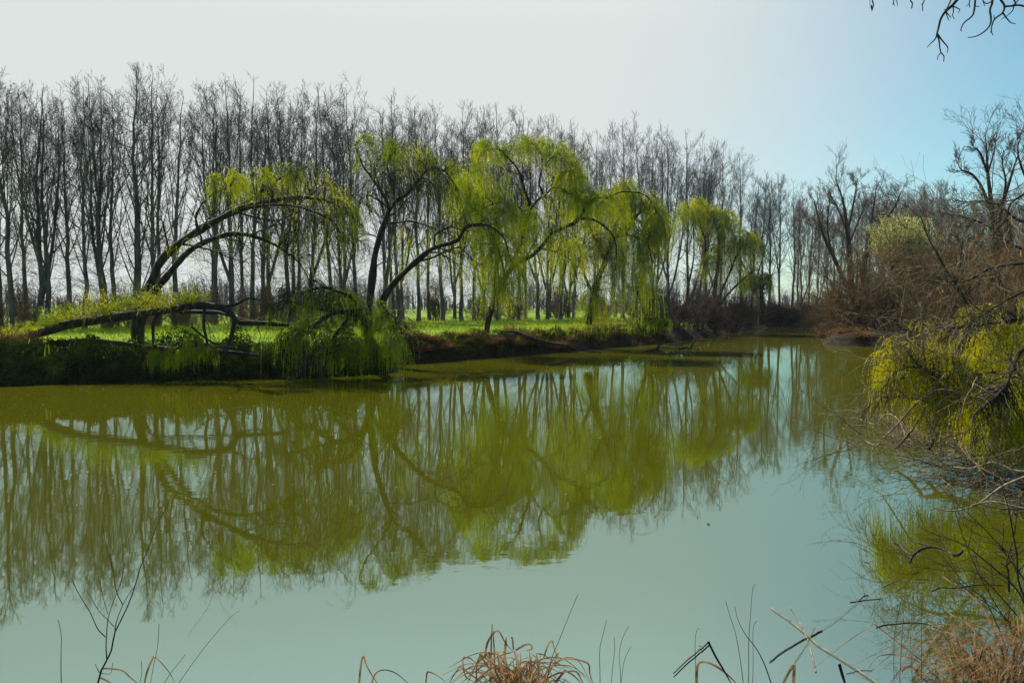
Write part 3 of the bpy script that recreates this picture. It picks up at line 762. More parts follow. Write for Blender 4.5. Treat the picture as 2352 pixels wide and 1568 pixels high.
def open_tree(label, limbs, D, seed, twig=0.011, n2=12, mat=None, name='bare_tree', L2=(0.12, 0.32), up=0.05, n3=6, n4=5, group=None):
    rng = np.random.default_rng(seed)
    tr, cr = MB(), MB()
    LP = np.array([traced([(x, y, D + (dd), w) for x, y, dd, w in l], 16)[0] for l in limbs])
    LR = np.array([traced([(x, y, D + (dd), w * 0.7) for x, y, dd, w in l], 16)[1] for l in limbs])
    tr.tubes(LP, LR, 7)
    a, ar, _ = sprout(LP, LR, n2, 0.35, 1.0, (0.4, 0.9), L2, 8, rng, up, 0.10, 0.5, twig * 1.2, rmax=0.030)
    tr.tubes(a, ar, 4)
    b, bb, _ = sprout(a, ar, n3, 0.2, 1.0, (0.35, 0.8), (0.3, 0.55), 6, rng, up * 1.3, 0.12, 0.6, twig)
    cr.tubes(b, bb, 3)
    c, cc, _ = sprout(b, bb, n4, 0.15, 1.0, (0.35, 0.8), (0.3, 0.6), 5, rng, up * 1.5, 0.14, 0.7, twig * 0.75)
    cr.tubes(c, cc, 3)
    e, ee, _ = sprout(c, cc, 3, 0.2, 1.0, (0.35, 0.8), (0.3, 0.6), 4, rng, up * 1.5, 0.14, 0.8, twig * 0.55)
    cr.tubes(e, ee, 3)
    base = LP[0][0]
    root = empty(name, base, label, 'tree', group)
    tr.build('trunk', mat or M_WIL, root, origin=base); cr.build('crown', M_BROWN, root, origin=base)
    return root

open_tree('dark ivy-clad tree with twin round bare tops above the brown bush',
    [[(1955, 690, 0, 24), (1953, 620, 0, 22), (1950, 575, 0, 19), (1945, 520, 0, 12), (1938, 470, 0, 8), (1928, 435, 0, 5), (1918, 410, 0, 2)],
     [(1947, 530, 0, 9), (1958, 480, 0, 7), (1966, 435, 0, 4), (1970, 410, 0, 2)],
     [(1950, 560, 0, 8), (1975, 500, 0, 5), (1990, 460, 0, 3)],
     [(1948, 540, 0, 7), (1925, 480, 0, 5), (1908, 450, 0, 3)]], 80, 41, twig=0.010)
open_tree('dark tree slanting up to the right from behind the brown bush',
    [[(1980, 640, 0, 20), (1992, 575, 0, 18), (2010, 540, 0, 14), (2030, 510, 0, 9), (2055, 475, 0, 6), (2070, 440, 0, 3)],
     [(1992, 575, 0, 10), (2000, 520, 0, 8), (2008, 470, 0, 5), (2012, 435, 0, 3)],
     [(2010, 540, 0, 8), (2040, 540, 0, 6), (2075, 520, 0, 3)]], 78, 42, twig=0.010)
open_tree('dark trunk leaning left out of the brown bush',
    [[(1945, 660, 0, 14), (1915, 590, 0, 12), (1893, 545, 0, 9), (1880, 500, 0, 6), (1870, 460, 0, 3)], [(1910, 580, 0, 7), (1900, 520, 0, 5), (1905, 470, 0, 3)]], 76, 43, twig=0.010)
open_tree('tallest bare tree on the right with a broad forked crown against blue sky',
    [[(2300, 720, 0, 30), (2292, 620, 0, 24), (2285, 540, 0, 20), (2276, 460, 0, 14), (2268, 390, 0, 9), (2266, 340, 0, 5), (2262, 310, 0, 2)],
     [(2286, 550, 0, 16), (2300, 480, .5, 13), (2318, 420, 1, 9), (2332, 375, 1, 5), (2342, 345, 1, 2)],
     [(2278, 490, 0, 12), (2255, 430, -.5, 9), (2232, 400, -1, 7), (2208, 390, -1, 4), (2200, 375, -1, 2)],
     [(2270, 400, 0, 8), (2250, 350, 0, 6), (2238, 340, 0, 3), (2230, 325, 0, 2)],
     [(2300, 480, .5, 9), (2310, 420, 0, 7), (2302, 375, 0, 4), (2305, 345, 0, 2)],
     [(2268, 400, 0, 8), (2283, 350, .4, 4), (2288, 322, .4, 2)]], 52, 44, twig=0.009, n2=9)
open_tree('bare tree at the right picture edge with long branches reaching left',
    [[(2385, 720, 0, 30), (2378, 600, 0, 26), (2372, 500, 0, 22), (2368, 400, 0, 14), (2372, 340, 0, 6), (2368, 315, 0, 2)],
     [(2374, 520, 0, 12), (2330, 500, -.5, 9), (2290, 470, -1, 6), (2240, 462, -1, 4), (2200, 470, -1, 2)],
     [(2376, 580, 0, 12), (2320, 560, -.5, 9), (2270, 520, -1, 7), (2220, 500, -1, 5), (2170, 490, -1, 3)],
     [(2370, 440, 0, 9), (2345, 380, 0, 7), (2337, 340, 0, 3), (2345, 318, 0, 2)]], 46, 45, twig=0.008, n2=7)

# --- pale green shrub tree
def leaf_tree(label, c, rx, ry, D, seed, name='pale_willow_tree'):
    rng = np.random.default_rng(seed)
    base = at(c[0] + 10, 720, D); base[2] = zland(base[0], D)
    tr, tw, fo = MB(), MB(), MB()
    cc = at(c[0], c[1], D); wx, wz = px(rx, D), px(ry, D)
    n = 12
    tips = cc + unit(rng.normal(size=(n, 3))) * rng.uniform(0.3, 0.8, (n, 1)) * np.array([wx, wx * 0.8, wz])
    t = np.linspace(0, 1, 10)[None, :, None]
    ctl = (base + tips) / 2 + np.array([0, 0, 1.0])
    P = (1 - t) ** 2 * base + 2 * t * (1 - t) * ctl[:, None] + t ** 2 * tips[:, None]
    P = P + np.cumsum(rng.normal(0, 0.04, P.shape), 1) * t
    r = taper(np.full(n, 0.12), 0.02, 10); tr.tubes(P, r, 6)
    a, ar, _ = sprout(P, r, 14, 0.35, 1, (0.4, 1.1), (0.2, 0.42), 7, rng, 0.05, 0.15, 0.5, 0.012, rmax=0.04); tw.tubes(a, ar, 4)
    b, bb, _ = sprout(a, ar, 8, 0.2, 1, (0.4, 1.0), (0.3, 0.55), 5, rng, 0.08, 0.15, 0.6, 0.008); tw.tubes(b, bb, 3)
    m = len(b); nl = 26
    i = np.repeat(np.arange(m), nl)
    q, _, T = sample(b, bb, i, rng.uniform(0.1, 1, m * nl))
    q = q + rng.normal(0, 0.10, q.shape)
    e = (q - cc) / np.array([wx, wx, wz])
    k = np.linalg.norm(e, axis=1) < 1.08 + 0.2 * np.sin(e[:, 0] * 7) * np.cos(e[:, 2] * 6)
    q, T = q[k], T[k]
    dd = unit(T + rng.normal(0, 0.8, T.shape))
    fo.leaves(q, dd, unit(np.cross(dd, rng.normal(size=dd.shape))), rng.uniform(0.07, 0.14, len(q)), rng.uniform(0.04, 0.07, len(q)))
    root = empty(name, base, label, 'tree')
    tr.build('trunk', M_WIL, root, origin=base); tw.build('twigs', M_BROWN, root, origin=base); fo.build('foliage', M_PALELEAF, root, origin=base)
leaf_tree('rounded pale yellow-green tree in new leaf between bare brown trees', (2072, 552), 66, 64, 55, 51)

# --- brown bushes
def bush_parts(seed, W, H, n0=40, dens=0.8, tw=0.0085):
    rng = np.random.default_rng(seed)
    st, br = MB(), MB()
    b = np.stack([rng.normal(0, W * 0.10, n0), rng.normal(0, W * 0.10, n0), np.full(n0, -0.15)], 1)
    a = rng.uniform(0, 2 * PI, n0); lean = rng.uniform(0.0, 1.25, n0) ** 0.8
    d = np.stack([np.sin(lean) * np.cos(a), np.sin(lean) * np.sin(a), np.cos(lean)], 1)
    L = H * (0.75 + 0.35 * rng.uniform(size=n0)) * np.where(lean > 0.8, W / H * 0.62, 1.0)
    P = grow(b, d, L, 10, rng, 0.05, 0.09); r = taper(rng.uniform(0.02, 0.05, n0), 0.010, 10); st.tubes(P, r, 5)
    q, qr, _ = sprout(P, r, int(10 * dens), 0.2, 1, (0.4, 1.0), (0.22, 0.45), 6, rng, 0.04, 0.14, 0.6, tw * 1.2); br.tubes(q, qr, 3)
    s, sr, _ = sprout(q, qr, int(7 * dens), 0.15, 1, (0.4, 1.0), (0.3, 0.6), 5, rng, 0.05, 0.16, 0.7, tw); br.tubes(s, sr, 3)
    u, ur, _ = sprout(s, sr, 4, 0.15, 1, (0.4, 1.0), (0.3, 0.6), 4, rng, 0.05, 0.16, 0.8, tw * 0.8); br.tubes(u, ur, 3)
    return st, br

def bush_kind(seed, W, H, **kw):
    st, br = bush_parts(seed, W, H, **kw)
    k = Kind('bare_bush', 'bush', [('stems', st, M_BUSH), ('twigs', br, M_BUSH)]); k.H = H; k.W = W
    return k
bk = [bush_kind(61, 5.0, 4.6), bush_kind(62, 5.0, 4.2), bush_kind(63, 4.5, 3.6)]
GB = 'bare brown bushes crowding the right bank'
def put_bush(k, x, D, ytop, wpx, label, group=GB, rot=0.0):
    p = at(x, 702, D); z = zland(p[0], D)
    H = max(0.5, at(x, ytop, D)[2] - z)
    W = px(wpx, D)
    return k.place((p[0], D, z), rot, (W / k.W, W / k.W * 0.9, H / k.H), label, group)
put_bush(bk[0], 1965, 51, 575, 190, 'big round russet bare bush overhanging the water at the right bank point', rot=0.4)
put_bush(bk[1], 2080, 51, 605, 180, 'russet bare bush right of the big round one, below the pale green tree', rot=1.9)
put_bush(bk[2], 2170, 47, 600, 170, 'darker brown bare bush behind the pale dead branch', rot=2.6)
put_bush(bk[0], 2250, 42, 580, 190, 'brown bare bush beneath the tallest right-hand tree', rot=4.0)
put_bush(bk[1], 2350, 38, 570, 200, 'brown bare bush at the right picture edge above the lime willow', rot=5.0)
put_bush(bk[2], 2030, 49, 650, 150, 'low dark bare bush at the water between the two russet bushes', rot=0.2)
put_bush(bk[2], 2130, 43, 650, 170, 'low dark bare bush behind the tip of the lime willow', rot=1.0)
put_bush(bk[2], 2230, 36, 640, 180, 'low tangled bare bush just behind the lime willow crown', rot=3.3)
put_bush(bk[2], 2330, 31, 650, 180, 'low tangled bare bush at the edge behind the lime willow crown', rot=3.9)
put_bush(bk[1], 1890, 62, 660, 110, 'small brown bush on the levee corner left of the big round bush', rot=2.2)
put_bush(bk[0], 2140, 60, 560, 190, 'tall brown bush hugging the pale green tree on its right', rot=0.9)
put_bush(bk[1], 2240, 56, 545, 190, 'tall brown bush filling behind the broad forked tree trunk', rot=2.9)
put_bush(bk[0], 2350, 50, 540, 190, 'tall brown bush behind the edge tree on the right', rot=1.4)
rb = np.random.default_rng(9)
brush = [bush_kind(67, 3.2, 2.6, n0=26, tw=0.007), bush_kind(68, 3.0, 2.2, n0=22, tw=0.007)]
for x in list(np.arange(-20, 880, 52)) + [1010, 1100, 1180, 1290, 1390, 1450]:
    xx = x + rb.uniform(-18, 18); D = row_depth(xx) + rb.uniform(-2.5, 6)
    put_bush(brush[int(rb.integers(2))], xx, D, rb.uniform(655, 700), rb.uniform(60, 95), 'low grey-brown brush growing among the poplar trunks on the meadow', 'brush among the poplar trunks', rb.uniform(0, 6))
# dark brush on the far bank corner
M_SCRUB = bark('dark_scrub', (0.014, 0.009, 0.006), (0.045, 0.026, 0.015), 1.0, 1.0)  # darker brown than the twigs of the other bare bushes
st_, br_ = bush_parts(64, 4.5, 3.6)
dk = Kind('bare_bush', 'bush', [('stems', st_, M_SCRUB), ('twigs', br_, M_SCRUB)]); dk.H, dk.W = 3.6, 4.5
GB2 = 'dark scrub bushes on the shaded bank at the pond end'
put_bush(dk, 1512, 50, 705, 110, 'dark scrub bush behind the bent willow brush at the bank corner', GB2, 3.5)
put_bush(dk, 1548, 54, 678, 120, 'dark scrub bush on the bank corner below the drooping willow', GB2, 0.5)
put_bush(dk, 1600, 58, 672, 120, 'dark scrub bush under the small far willow stems', GB2, 1.7)
put_bush(dk, 1640, 62, 690, 110, 'dark scrub bush low in front of the small far willow', GB2, 5.2)
put_bush(dk, 1680, 69, 680, 110, 'dark scrub bush where the bank turns toward the pond end', GB2, 2.9)
put_bush(dk, 1718, 80, 688, 90, 'dark scrub bush at the foot of the dark willow head', GB2, 4.1)
put_bush(dk, 1765, 87, 697, 90, 'dark scrub bush on the levee just right of the dark willow head', GB2, 1.1)
put_bush(dk, 1805, 87, 699, 90, 'low scrub bush on the middle of the levee slope at the pond end', GB2, 0.1)
put_bush(dk, 1850, 85, 695, 90, 'low scrub bush on the right end of the levee slope', GB2, 2.3)

# ------------------------------------------------------------------ grass and bank growth
def blades(pos, h, rng, bend=0.5, w=0.012, K=4, spread=0.35):
    """flat tapering blades; returns V,Q"""
    n = len(pos)
    a = rng.uniform(0, 2 * PI, n)
    out = np.stack([np.cos(a), np.sin(a), np.zeros(n)], 1)
    sd = np.stack([-np.sin(a), np.cos(a), np.zeros(n)], 1)
    d = unit(out * rng.uniform(0, spread, n)[:, None] + np.array([0, 0, 1.0]))
    P = np.empty((n, K, 3)); P[:, 0] = pos
    b = bend * rng.uniform(0.3, 1.4, n)[:, None]
    for k in range(1, K):
        d = unit(d + out * b * 0.5 - np.array([0, 0, 1.0]) * b * 0.25 * k / K)
        P[:, k] = P[:, k - 1] + d * (h / (K - 1))[:, None]
    wd = w * np.linspace(1, 0.15, K)[None, :, None] * rng.uniform(0.7, 1.3, n)[:, None, None]
    V = np.stack([P - sd[:, None] * wd, P + sd[:, None] * wd], 2)
    i = np.arange(n * K * 2).reshape(n, K, 2)
    Q = np.stack([i[:, :-1, 0], i[:, :-1, 1], i[:, 1:, 1], i[:, 1:, 0]], -1)
    return V, Q

rng = np.random.default_rng(90)
n = 90000
x = rng.uniform(-34, 34, n); y = rng.uniform(22, 80, n)
z, dist = land(x, y)
k = (dist > 0.6) & (np.abs(x) < y * 0.68 + 3) & (x < 15) & (rng.uniform(size=n) < np.where(y < 50, 1, 0.6))
pos = np.stack([x, y, z - 0.02], 1)[k]
V, Q = blades(pos, rng.uniform(0.08, 0.26, len(pos)) * (1 + 1.3 * (dist[k] < 1.6) + 0.7 * np.clip(vnoise(pos[:, 0], pos[:, 1], 0.9, 23) * 3, 0, 1)), rng, 0.5, 0.016)
g = MB(); g.add(V, Q); o = g.build('grass', M_GRASS); tag(o, 'short bright green meadow grass under the poplars', 'grass', kind='stuff')

# dry litter and dead grass along the waterline of the far bank
n = 26000
i = rng.integers(0, len(far_shore) - 1, n); t = rng.uniform(size=n)
a = poly[i] * (1 - t[:, None]) + poly[i + 1] * t[:, None] + rng.normal(0, 0.55, (n, 2))
z, dist = land(a[:, 0], a[:, 1])
k = (dist > 0.05) & (dist < 1.6) & (rng.uniform(size=n) < np.clip(0.45 + 0.9 * vnoise(a[:, 0], a[:, 1], 1.6, 17) * 2, 0.05, 1))
pos = np.stack([a[:, 0], a[:, 1], z - 0.02], 1)[k]
V, Q = blades(pos, rng.uniform(0.15, 0.5, len(pos)), rng, 1.2, 0.012, 5, 0.8)
g = MB(); g.add(V, Q); o = g.build('dry_bank_grass', M_DRY); tag(o, 'dry brown grass fringe hanging along the far bank', 'grass', kind='stuff')

# ivy on the shaded left bank
n = 64000
u = rng.uniform(-90, 1520, n); xx = (u - CX) / F
p = np.array([onz(a, np.interp(a, [q_[0] for q_ in far_shore], [q_[1] - 3 for q_ in far_shore]))[:2] for a in np.linspace(-90, 1520, 90)])
lx = np.interp(u, np.linspace(-90, 1520, 90), p[:, 0]); ly = np.interp(u, np.linspace(-90, 1520, 90), p[:, 1])
ly = ly + rng.uniform(-0.6, 1.3, n)
z, dist = land(lx, ly)
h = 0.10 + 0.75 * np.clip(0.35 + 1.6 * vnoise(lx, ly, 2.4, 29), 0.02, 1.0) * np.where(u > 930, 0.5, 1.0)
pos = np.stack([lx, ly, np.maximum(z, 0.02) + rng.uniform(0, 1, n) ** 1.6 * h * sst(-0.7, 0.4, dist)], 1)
dd = unit(rng.normal(size=(n, 3)) + np.array([0, -0.5, -0.2]))
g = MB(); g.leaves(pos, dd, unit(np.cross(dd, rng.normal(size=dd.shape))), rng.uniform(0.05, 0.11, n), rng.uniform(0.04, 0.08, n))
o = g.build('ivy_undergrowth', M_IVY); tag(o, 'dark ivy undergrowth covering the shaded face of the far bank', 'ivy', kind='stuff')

def tussock_mesh(seed, n=420, h=0.8, spread=0.9, bend=1.3, w=0.008):
    rng = np.random.default_rng(seed)
    pos = np.concatenate([rng.normal(0, 0.14, (n, 2)), np.full((n, 1), -0.03)], 1)
    V, Q = blades(pos, rng.uniform(0.5, 1.1, n) * h, rng, bend, w, 6, spread)
    m = MB(); m.add(V, Q)
    return m
tk = []
for s in (1, 2, 3):
    me = tussock_mesh(100 + s)
    tk.append(Kind('dry_grass_tussock', 'grass tussock', [('blades', me, M_DRY)]))
def put_tussock(k, x, y, s, label, group='brown tussocks overhanging the far bank'):
    p = onz(x, y, 0.45)
    return k.place((p[0], p[1], zland(p[0], p[1])), rgp.uniform(0, 6.28), (s, s, s * rgp.uniform(0.8, 1.1)), label, group)
for q in range(26):
    x = 945 + q * 22 + rgp.uniform(-6, 6)
    y = np.interp(x, [940, 1080, 1250, 1400, 1520], [806, 797, 786, 776, 768]) + rgp.uniform(-5, 4)
    put_tussock(tk[q % 3], x, y, rgp.uniform(0.8, 1.5), 'dry brown grass tussock hanging over the bank edge below the bright meadow')
for x, y, s, lab in ((18, 838, 2.0, 'large dark brown tussock at the left picture edge by the water'), (62, 836, 1.5, 'brown tussock hanging just right of the one at the left picture edge'), (40, 858, 1.6, 'low brown tussock at the waterline below the two at the left picture edge')):
    put_tussock(tk[0], x, y, s, lab)
for x, y, lab in ((1900, 768, 'russet tussock trailing into the water at the very tip of the bank point'), (1945, 772, 'russet tussock hanging in the middle of the bank point'), (1985, 776, 'russet tussock on the bank point nearest the lime willow leaves')): put_tussock(tk[0], x, y, 1.7, lab)
put_tussock(tk[1], 1925, 752, 2.0, 'russet tussock at the waterline beneath the big round bush')
put_tussock(tk[2], 1965, 755, 2.2, 'wider russet tussock on the bank point beneath the big round bush')

# log sliding into the water, snags
def stick(name, label, cat, lines, mat, group=None, n=14, sides=6, base=None, extra=None):
    mb = MB()
    first = None
    for l in lines:
        P, r = traced(l, n)
        if cat in ('sapling', 'shoot', 'scrub'): r = np.maximum(r * 0.72, 0.0008)
        if first is None: first = P[0]
        mb.tubes(P, r, sides)
    if extra: extra(mb)
    b = first if base is None else base
    o = mb.build(name, mat, origin=b); o.location = tuple(float(a) for a in b)
    return tag(o, label, cat, group)
stick('fallen_log', 'long dark log sliding from the grassy bank into the water beside the leaning willow foot', 'log',
      [[(1150, 762, 38, 7), (1185, 763, 38, 11), (1220, 776, 37.6, 9), (1260, 788, 37.5, 7), (1300, 794, 37.8, 6), (1350, 806, 38.2, 5), (1380, 809, 38.6, 3)], [(1185, 765, 38, 7), (1165, 772, 37.6, 5), (1150, 770, 37.5, 3)]], M_WIL)
stick('floating_snag', 'forked dark snag with a mossy stub floating below the pond corner', 'branch',
      [[(1462, 808, 40, 2), (1480, 806, 40, 4), (1500, 803, 40, 6), (1512, 800, 40, 7)], [(1512, 805, 40, 7), (1512, 795, 40, 6), (1522, 787, 40, 5), (1530, 783, 40, 3)], [(1512, 800, 40, 4), (1515, 810, 40, 2)]], M_DARKSTICK)
stick('dead_branch', 'bare twiggy branch sticking out of the water right of the mossy snag', 'branch',
      [[(1524, 790, 42, 2), (1545, 792, 42, 4), (1565, 793, 42, 3), (1575, 784, 42, 2)], [(1585, 806, 42, 5), (1590, 790, 42, 4), (1598, 775, 42, 2)], [(1586, 800, 42, 3), (1570, 798, 42, 3), (1552, 806, 42, 2)], [(1588, 795, 42, 3), (1605, 793, 42, 2), (1620, 790, 42, 1.5)], [(1586, 804, 42, 3), (1612, 806, 42, 3), (1640, 807, 42, 1.5)]], M_DARKSTICK)
stick('sunken_branch', 'low dark branch lying on the water at the narrow pond end', 'branch',
      [[(1700, 760, 73, 3), (1720, 763, 73, 4), (1750, 764, 73, 4), (1790, 765, 73, 3)], [(1720, 763, 73, 3), (1738, 757, 73, 2)], [(1750, 764, 73, 3), (1770, 760, 73, 2)]], M_DARKSTICK)

# distant woods beyond the meadow: pale belts far away
rng = np.random.default_rng(33)
n = 1500
ang = rng.uniform(-0.75, 0.75, n); D = rng.uniform(230, 330, n)
p = np.stack([np.tan(ang) * D, D, np.full(n, 0.8)], 1)
hgt = rng.uniform(5, 11, n) * (0.7 + 0.4 * np.sin(ang * 23) * np.cos(ang * 9 + 1))
P = grow(p, np.tile([0, 0, 1.0], (n, 1)), hgt, 5, rng, 0.2, 0.05)
g = MB(); rr = taper(rng.uniform(0.12, 0.25, n), 0.04, 5); g.tubes(P, rr, 3)
q, qr, _ = sprout(P, rr, 16, 0.15, 1, (0.3, 0.7), (0.2, 0.4), 4, rng, 0.1, 0.1, 0.6, 0.05); g.tubes(q, qr, 3)
o = g.build('far_woods', M_FARWOOD); tag(o, 'hazy grey line of distant woods beyond the meadow', 'woods', kind='stuff')

# ------------------------------------------------------------------ near right: lime willow leaning over the water
d = 12.0
limbs = [[(2480, 930, d, 18.7), (2400, 880, d, 14.4), (2352, 845, d, 11.5), (2322, 810, d, 10.1), (2279, 757, d, 8.6), (2236, 720, d, 7.2), (2202, 664, d, 5.8), (2169, 607, d, 5.0), (2149, 567, d, 4.3), (2128, 525, d, 2.9), (2115, 492, d, 2.5)],
    [(2400, 722, d - 1, 9.4), (2352, 730, d - 1, 9.4), (2302, 737, d - 1, 8.6), (2222, 747, d - 1, 7.2), (2155, 750, d - 1, 5.0), (2110, 765, d - 1, 3.6), (2070, 785, d - 1, 2.2)],
    [(2480, 900, d, 24.5), (2400, 900, d - .3, 21.6), (2330, 905, d - .5, 18.7), (2262, 887, d - .6, 14.4), (2229, 874, d - .7, 10.8), (2192, 862, d - .8, 7.9), (2160, 858, d - .8, 6.5), (2135, 848, d - .9, 6.5), (2109, 832, d - 1, 4.3), (2090, 806, d - 1, 2.2)],
    [(2420, 770, d - 2, 10.8), (2352, 800, d - 2, 9.4), (2332, 827, d - 2, 8.6), (2302, 890, d - 2.2, 7.2), (2269, 924, d - 2.4, 5.8), (2236, 957, d - 2.6, 4.3), (2219, 1007, d - 2.8, 2.2)],
    [(2420, 610, d - 1, 8.6), (2352, 605, d - 1, 7.2), (2302, 610, d - 1, 6.5), (2262, 623, d - 1, 5.8), (2222, 644, d - 1, 3.6), (2189, 648, d - 1, 2.2)],
    [(2420, 420, d - 2, 6.5), (2352, 448, d - 2, 5.0), (2322, 471, d - 2, 4.3), (2302, 507, d - 2, 3.6), (2275, 537, d - 2, 2.2)],
    [(2192, 860, d - .8, 5.0), (2140, 850, d - .9, 4.3), (2100, 842, d - 1, 3.6), (2065, 852, d - 1, 3.6), (2040, 880, d - 1, 2.9), (2030, 915, d - 1, 2.2)],
    [(2205, 672, d, 3.6), (2180, 648, d, 2.9), (2150, 640, d, 2.2), (2135, 634, d, 2.0)],
    [(2198, 655, d, 2.9), (2205, 600, d, 2.9), (2212, 550, d, 2.2), (2228, 500, d, 2.0)],
    [(2360, 665, d - 1.5, 5.8), (2310, 690, d - 1.5, 4.3), (2260, 725, d - 1.5, 2.9), (2215, 740, d - 1.5, 2.0)]]
near_willow = willow('near willow with arching twigs and fresh lime leaves leaning over the water on the right', at(2440, 930, d), limbs,
    [(2040, 800, d - .5, 30, 22, 17, 7, 0.3, 0.9), (2085, 800, d - .5, 45, 28, 27, 7, 0.3, 1.0), (2060, 850, d - .3, 45, 35, 20, 7, 0.3, 0.8), (2150, 800, d - .6, 45, 35, 24, 7, 0.3, 0.9), (2200, 850, d - .6, 55, 40, 32, 7, 0.3, 0.9), (2260, 800, d - .3, 50, 40, 20, 7, 0.3, 0.9),
     (2330, 760, d - .6, 35, 40, 20, 7, 0.3, 0.8), (2330, 850, d - .6, 40, 50, 24, 7, 0.3, 0.9), (2280, 900, d - 1.2, 50, 40, 32, 7, 0.3, 0.8), (2240, 960, d - 1.8, 45, 30, 27, 7, 0.2, 0.6), (2320, 960, d - 1.5, 45, 40, 32, 7, 0.3, 0.7), (2130, 900, d - .6, 60, 30, 20, 6, 0.2, 0.7), (2230, 710, d - .6, 50, 18, 8, 5, 0.2, 0.6), (2320, 690, d - .9, 40, 25, 9, 5, 0.3, 0.6), (2250, 1000, d - 2.2, 40, 20, 14, 6, 0.15, 0.4), (2335, 1010, d - 2, 30, 25, 17, 6, 0.2, 0.5), (2180, 930, d - 1, 50, 30, 19, 6, 0.25, 0.7), (2290, 1000, d - 2, 60, 28, 27, 6, 0.2, 0.6), (2340, 920, d - 1, 40, 40, 24, 6, 0.25, 0.7), (2110, 740, d - .6, 45, 10, 6, 5, 0.15, 0.4), (2200, 940, d - 1.6, 45, 35, 20, 6, 0.2, 0.6)],
    71, leaf_mat=M_LEAFN, leaf=(0.032, 0.011), spacing=0.024, twig_r=0.0028, wf=1.0, wobble=0.010, bare=100, trunk_mat=M_DARKSTICK, name='leaning_willow')

rng = np.random.default_rng(72)
lat = MB()
LP = np.array([traced(l, 18)[0] for l in limbs]); LR = np.array([traced(l, 18)[1] for l in limbs])
n = 130
i = rng.integers(0, len(LP), n)
p, r, T = sample(LP, LR, i, rng.uniform(0.25, 1.0, n))
p = p + rng.normal(0, 0.12, p.shape)
dd = unit(T + rng.normal(0, 0.6, (n, 3)) + np.array([-0.25, -0.15, -0.05]))
g = grow(p, dd, rng.uniform(0.4, 1.3, n), 10, rng, -0.03, 0.17)
g[:, :, 2] = np.maximum(g[:, :, 2], 0.02)
gr = taper(rng.uniform(0.004, 0.009, n), 0.002, 10)
lat.tubes(g, gr, 5)
q, qr, _ = sprout(g, gr, 5, 0.15, 1, (0.5, 1.2), (0.2, 0.6), 7, rng, 0.0, 0.2, 0.6, 0.0016); lat.tubes(q, qr, 4)
# upright bare shoots above the leaves
p, r, T = sample(LP[:2], LR[:2], rng.integers(0, 2, 26), rng.uniform(0.2, 1.0, 26))
g = grow(p, unit(rng.normal(0, 0.45, (26, 3)) + np.array([-0.2, 0, 1.0])), rng.uniform(0.4, 1.2, 26), 9, rng, 0.03, 0.12)
gr = taper(np.full(26, 0.005), 0.0016, 9); lat.tubes(g, gr, 4)
q, qr, _ = sprout(g, gr, 5, 0.2, 1, (0.5, 1.1), (0.2, 0.5), 6, rng, 0.02, 0.18, 0.6, 0.0014); lat.tubes(q, qr, 3)
lat.build('bare_twigs', M_STICK, near_willow, origin=at(2440, 930, d))

# tangle of drowned branches below it
def tangle(label, spots, seed, mat, name='branch_tangle', n=60, L=(0.4, 1.5), r=(0.004, 0.014)):
    rng = np.random.default_rng(seed)
    mb = MB()
    k = len(spots); i = rng.integers(0, k, n)
    c = np.array([onz(x, y, 0.0) for x, y, _ in spots]); w = np.array([s for _, _, s in spots])
    p = c[i] + rng.normal(0, 1, (n, 3)) * w[i][:, None] * np.array([1, 1.2, 0]) + np.array([0, 0, 0.02]) + rng.uniform(0, 0.45, (n, 1)) ** 2 * np.array([0, 0, 1.0])
    a = rng.uniform(0, 2 * PI, n)
    dd = np.stack([np.cos(a), np.sin(a) * 0.8, rng.normal(0.12, 0.35, n)], 1)
    P = grow(p, dd, rng.uniform(*L, n), 8, rng, -0.03, 0.13)
    P[:, :, 2] = np.maximum(P[:, :, 2], -0.05)
    R0 = taper(rng.uniform(*r, n), 0.002, 8); mb.tubes(P, R0, 5)
    q, qr, _ = sprout(P, R0, 5, 0.2, 1, (0.4, 1.1), (0.25, 0.6), 6, rng, -0.02, 0.16, 0.6, 0.0018); mb.tubes(q, qr, 4)
    s, sr, _ = sprout(q, qr, 3, 0.2, 1, (0.4, 1.1), (0.3, 0.6), 4, rng, 0, 0.16, 0.7, 0.0014); mb.tubes(s, sr, 3)
    b = c[0]
    o = mb.build(name, mat, origin=b); o.location = tuple(float(v) for v in b)
    return tag(o, label, 'branches')
tangle('pale twig tangle poking out of the water at the tip of the near willow', [(2040, 985, 0.35), (2080, 1000, 0.4), (2110, 1020, 0.4)], 81, M_STICK, n=60, L=(0.4, 1.3))
tangle('dark drowned branch tangle beneath the near willow leaves', [(2160, 1030, 0.5), (2220, 1050, 0.5), (2280, 1060, 0.5), (2340, 1060, 0.5)], 82, M_STICK, n=90)
tangle('pale brown branch tangle spread over water at the right picture edge', [(2230, 1090, 0.3), (2290, 1110, 0.35), (2340, 1130, 0.35), (2350, 1160, 0.3)], 83, M_STICK, n=85, L=(0.5, 1.4), r=(0.003, 0.010))
stick('drowned_log', 'thick dark log stub lying level just above water under the lime leaves', 'log',
      [[(2115, 940, 12.4, 5), (2140, 960, 12, 10), (2165, 975, 11.8, 17), (2210, 974, 11.6, 15), (2255, 966, 11.5, 11), (2300, 962, 11.6, 6)], [(2120, 945, 12.4, 8), (2095, 985, 12.2, 7), (2066, 1022, 11.9, 5), (2055, 1031, 11.8, 3)], [(2170, 975, 11.8, 9), (2150, 1000, 11.6, 8), (2135, 1030, 11.4, 6)]], M_DARKSTICK, n=18, sides=8)
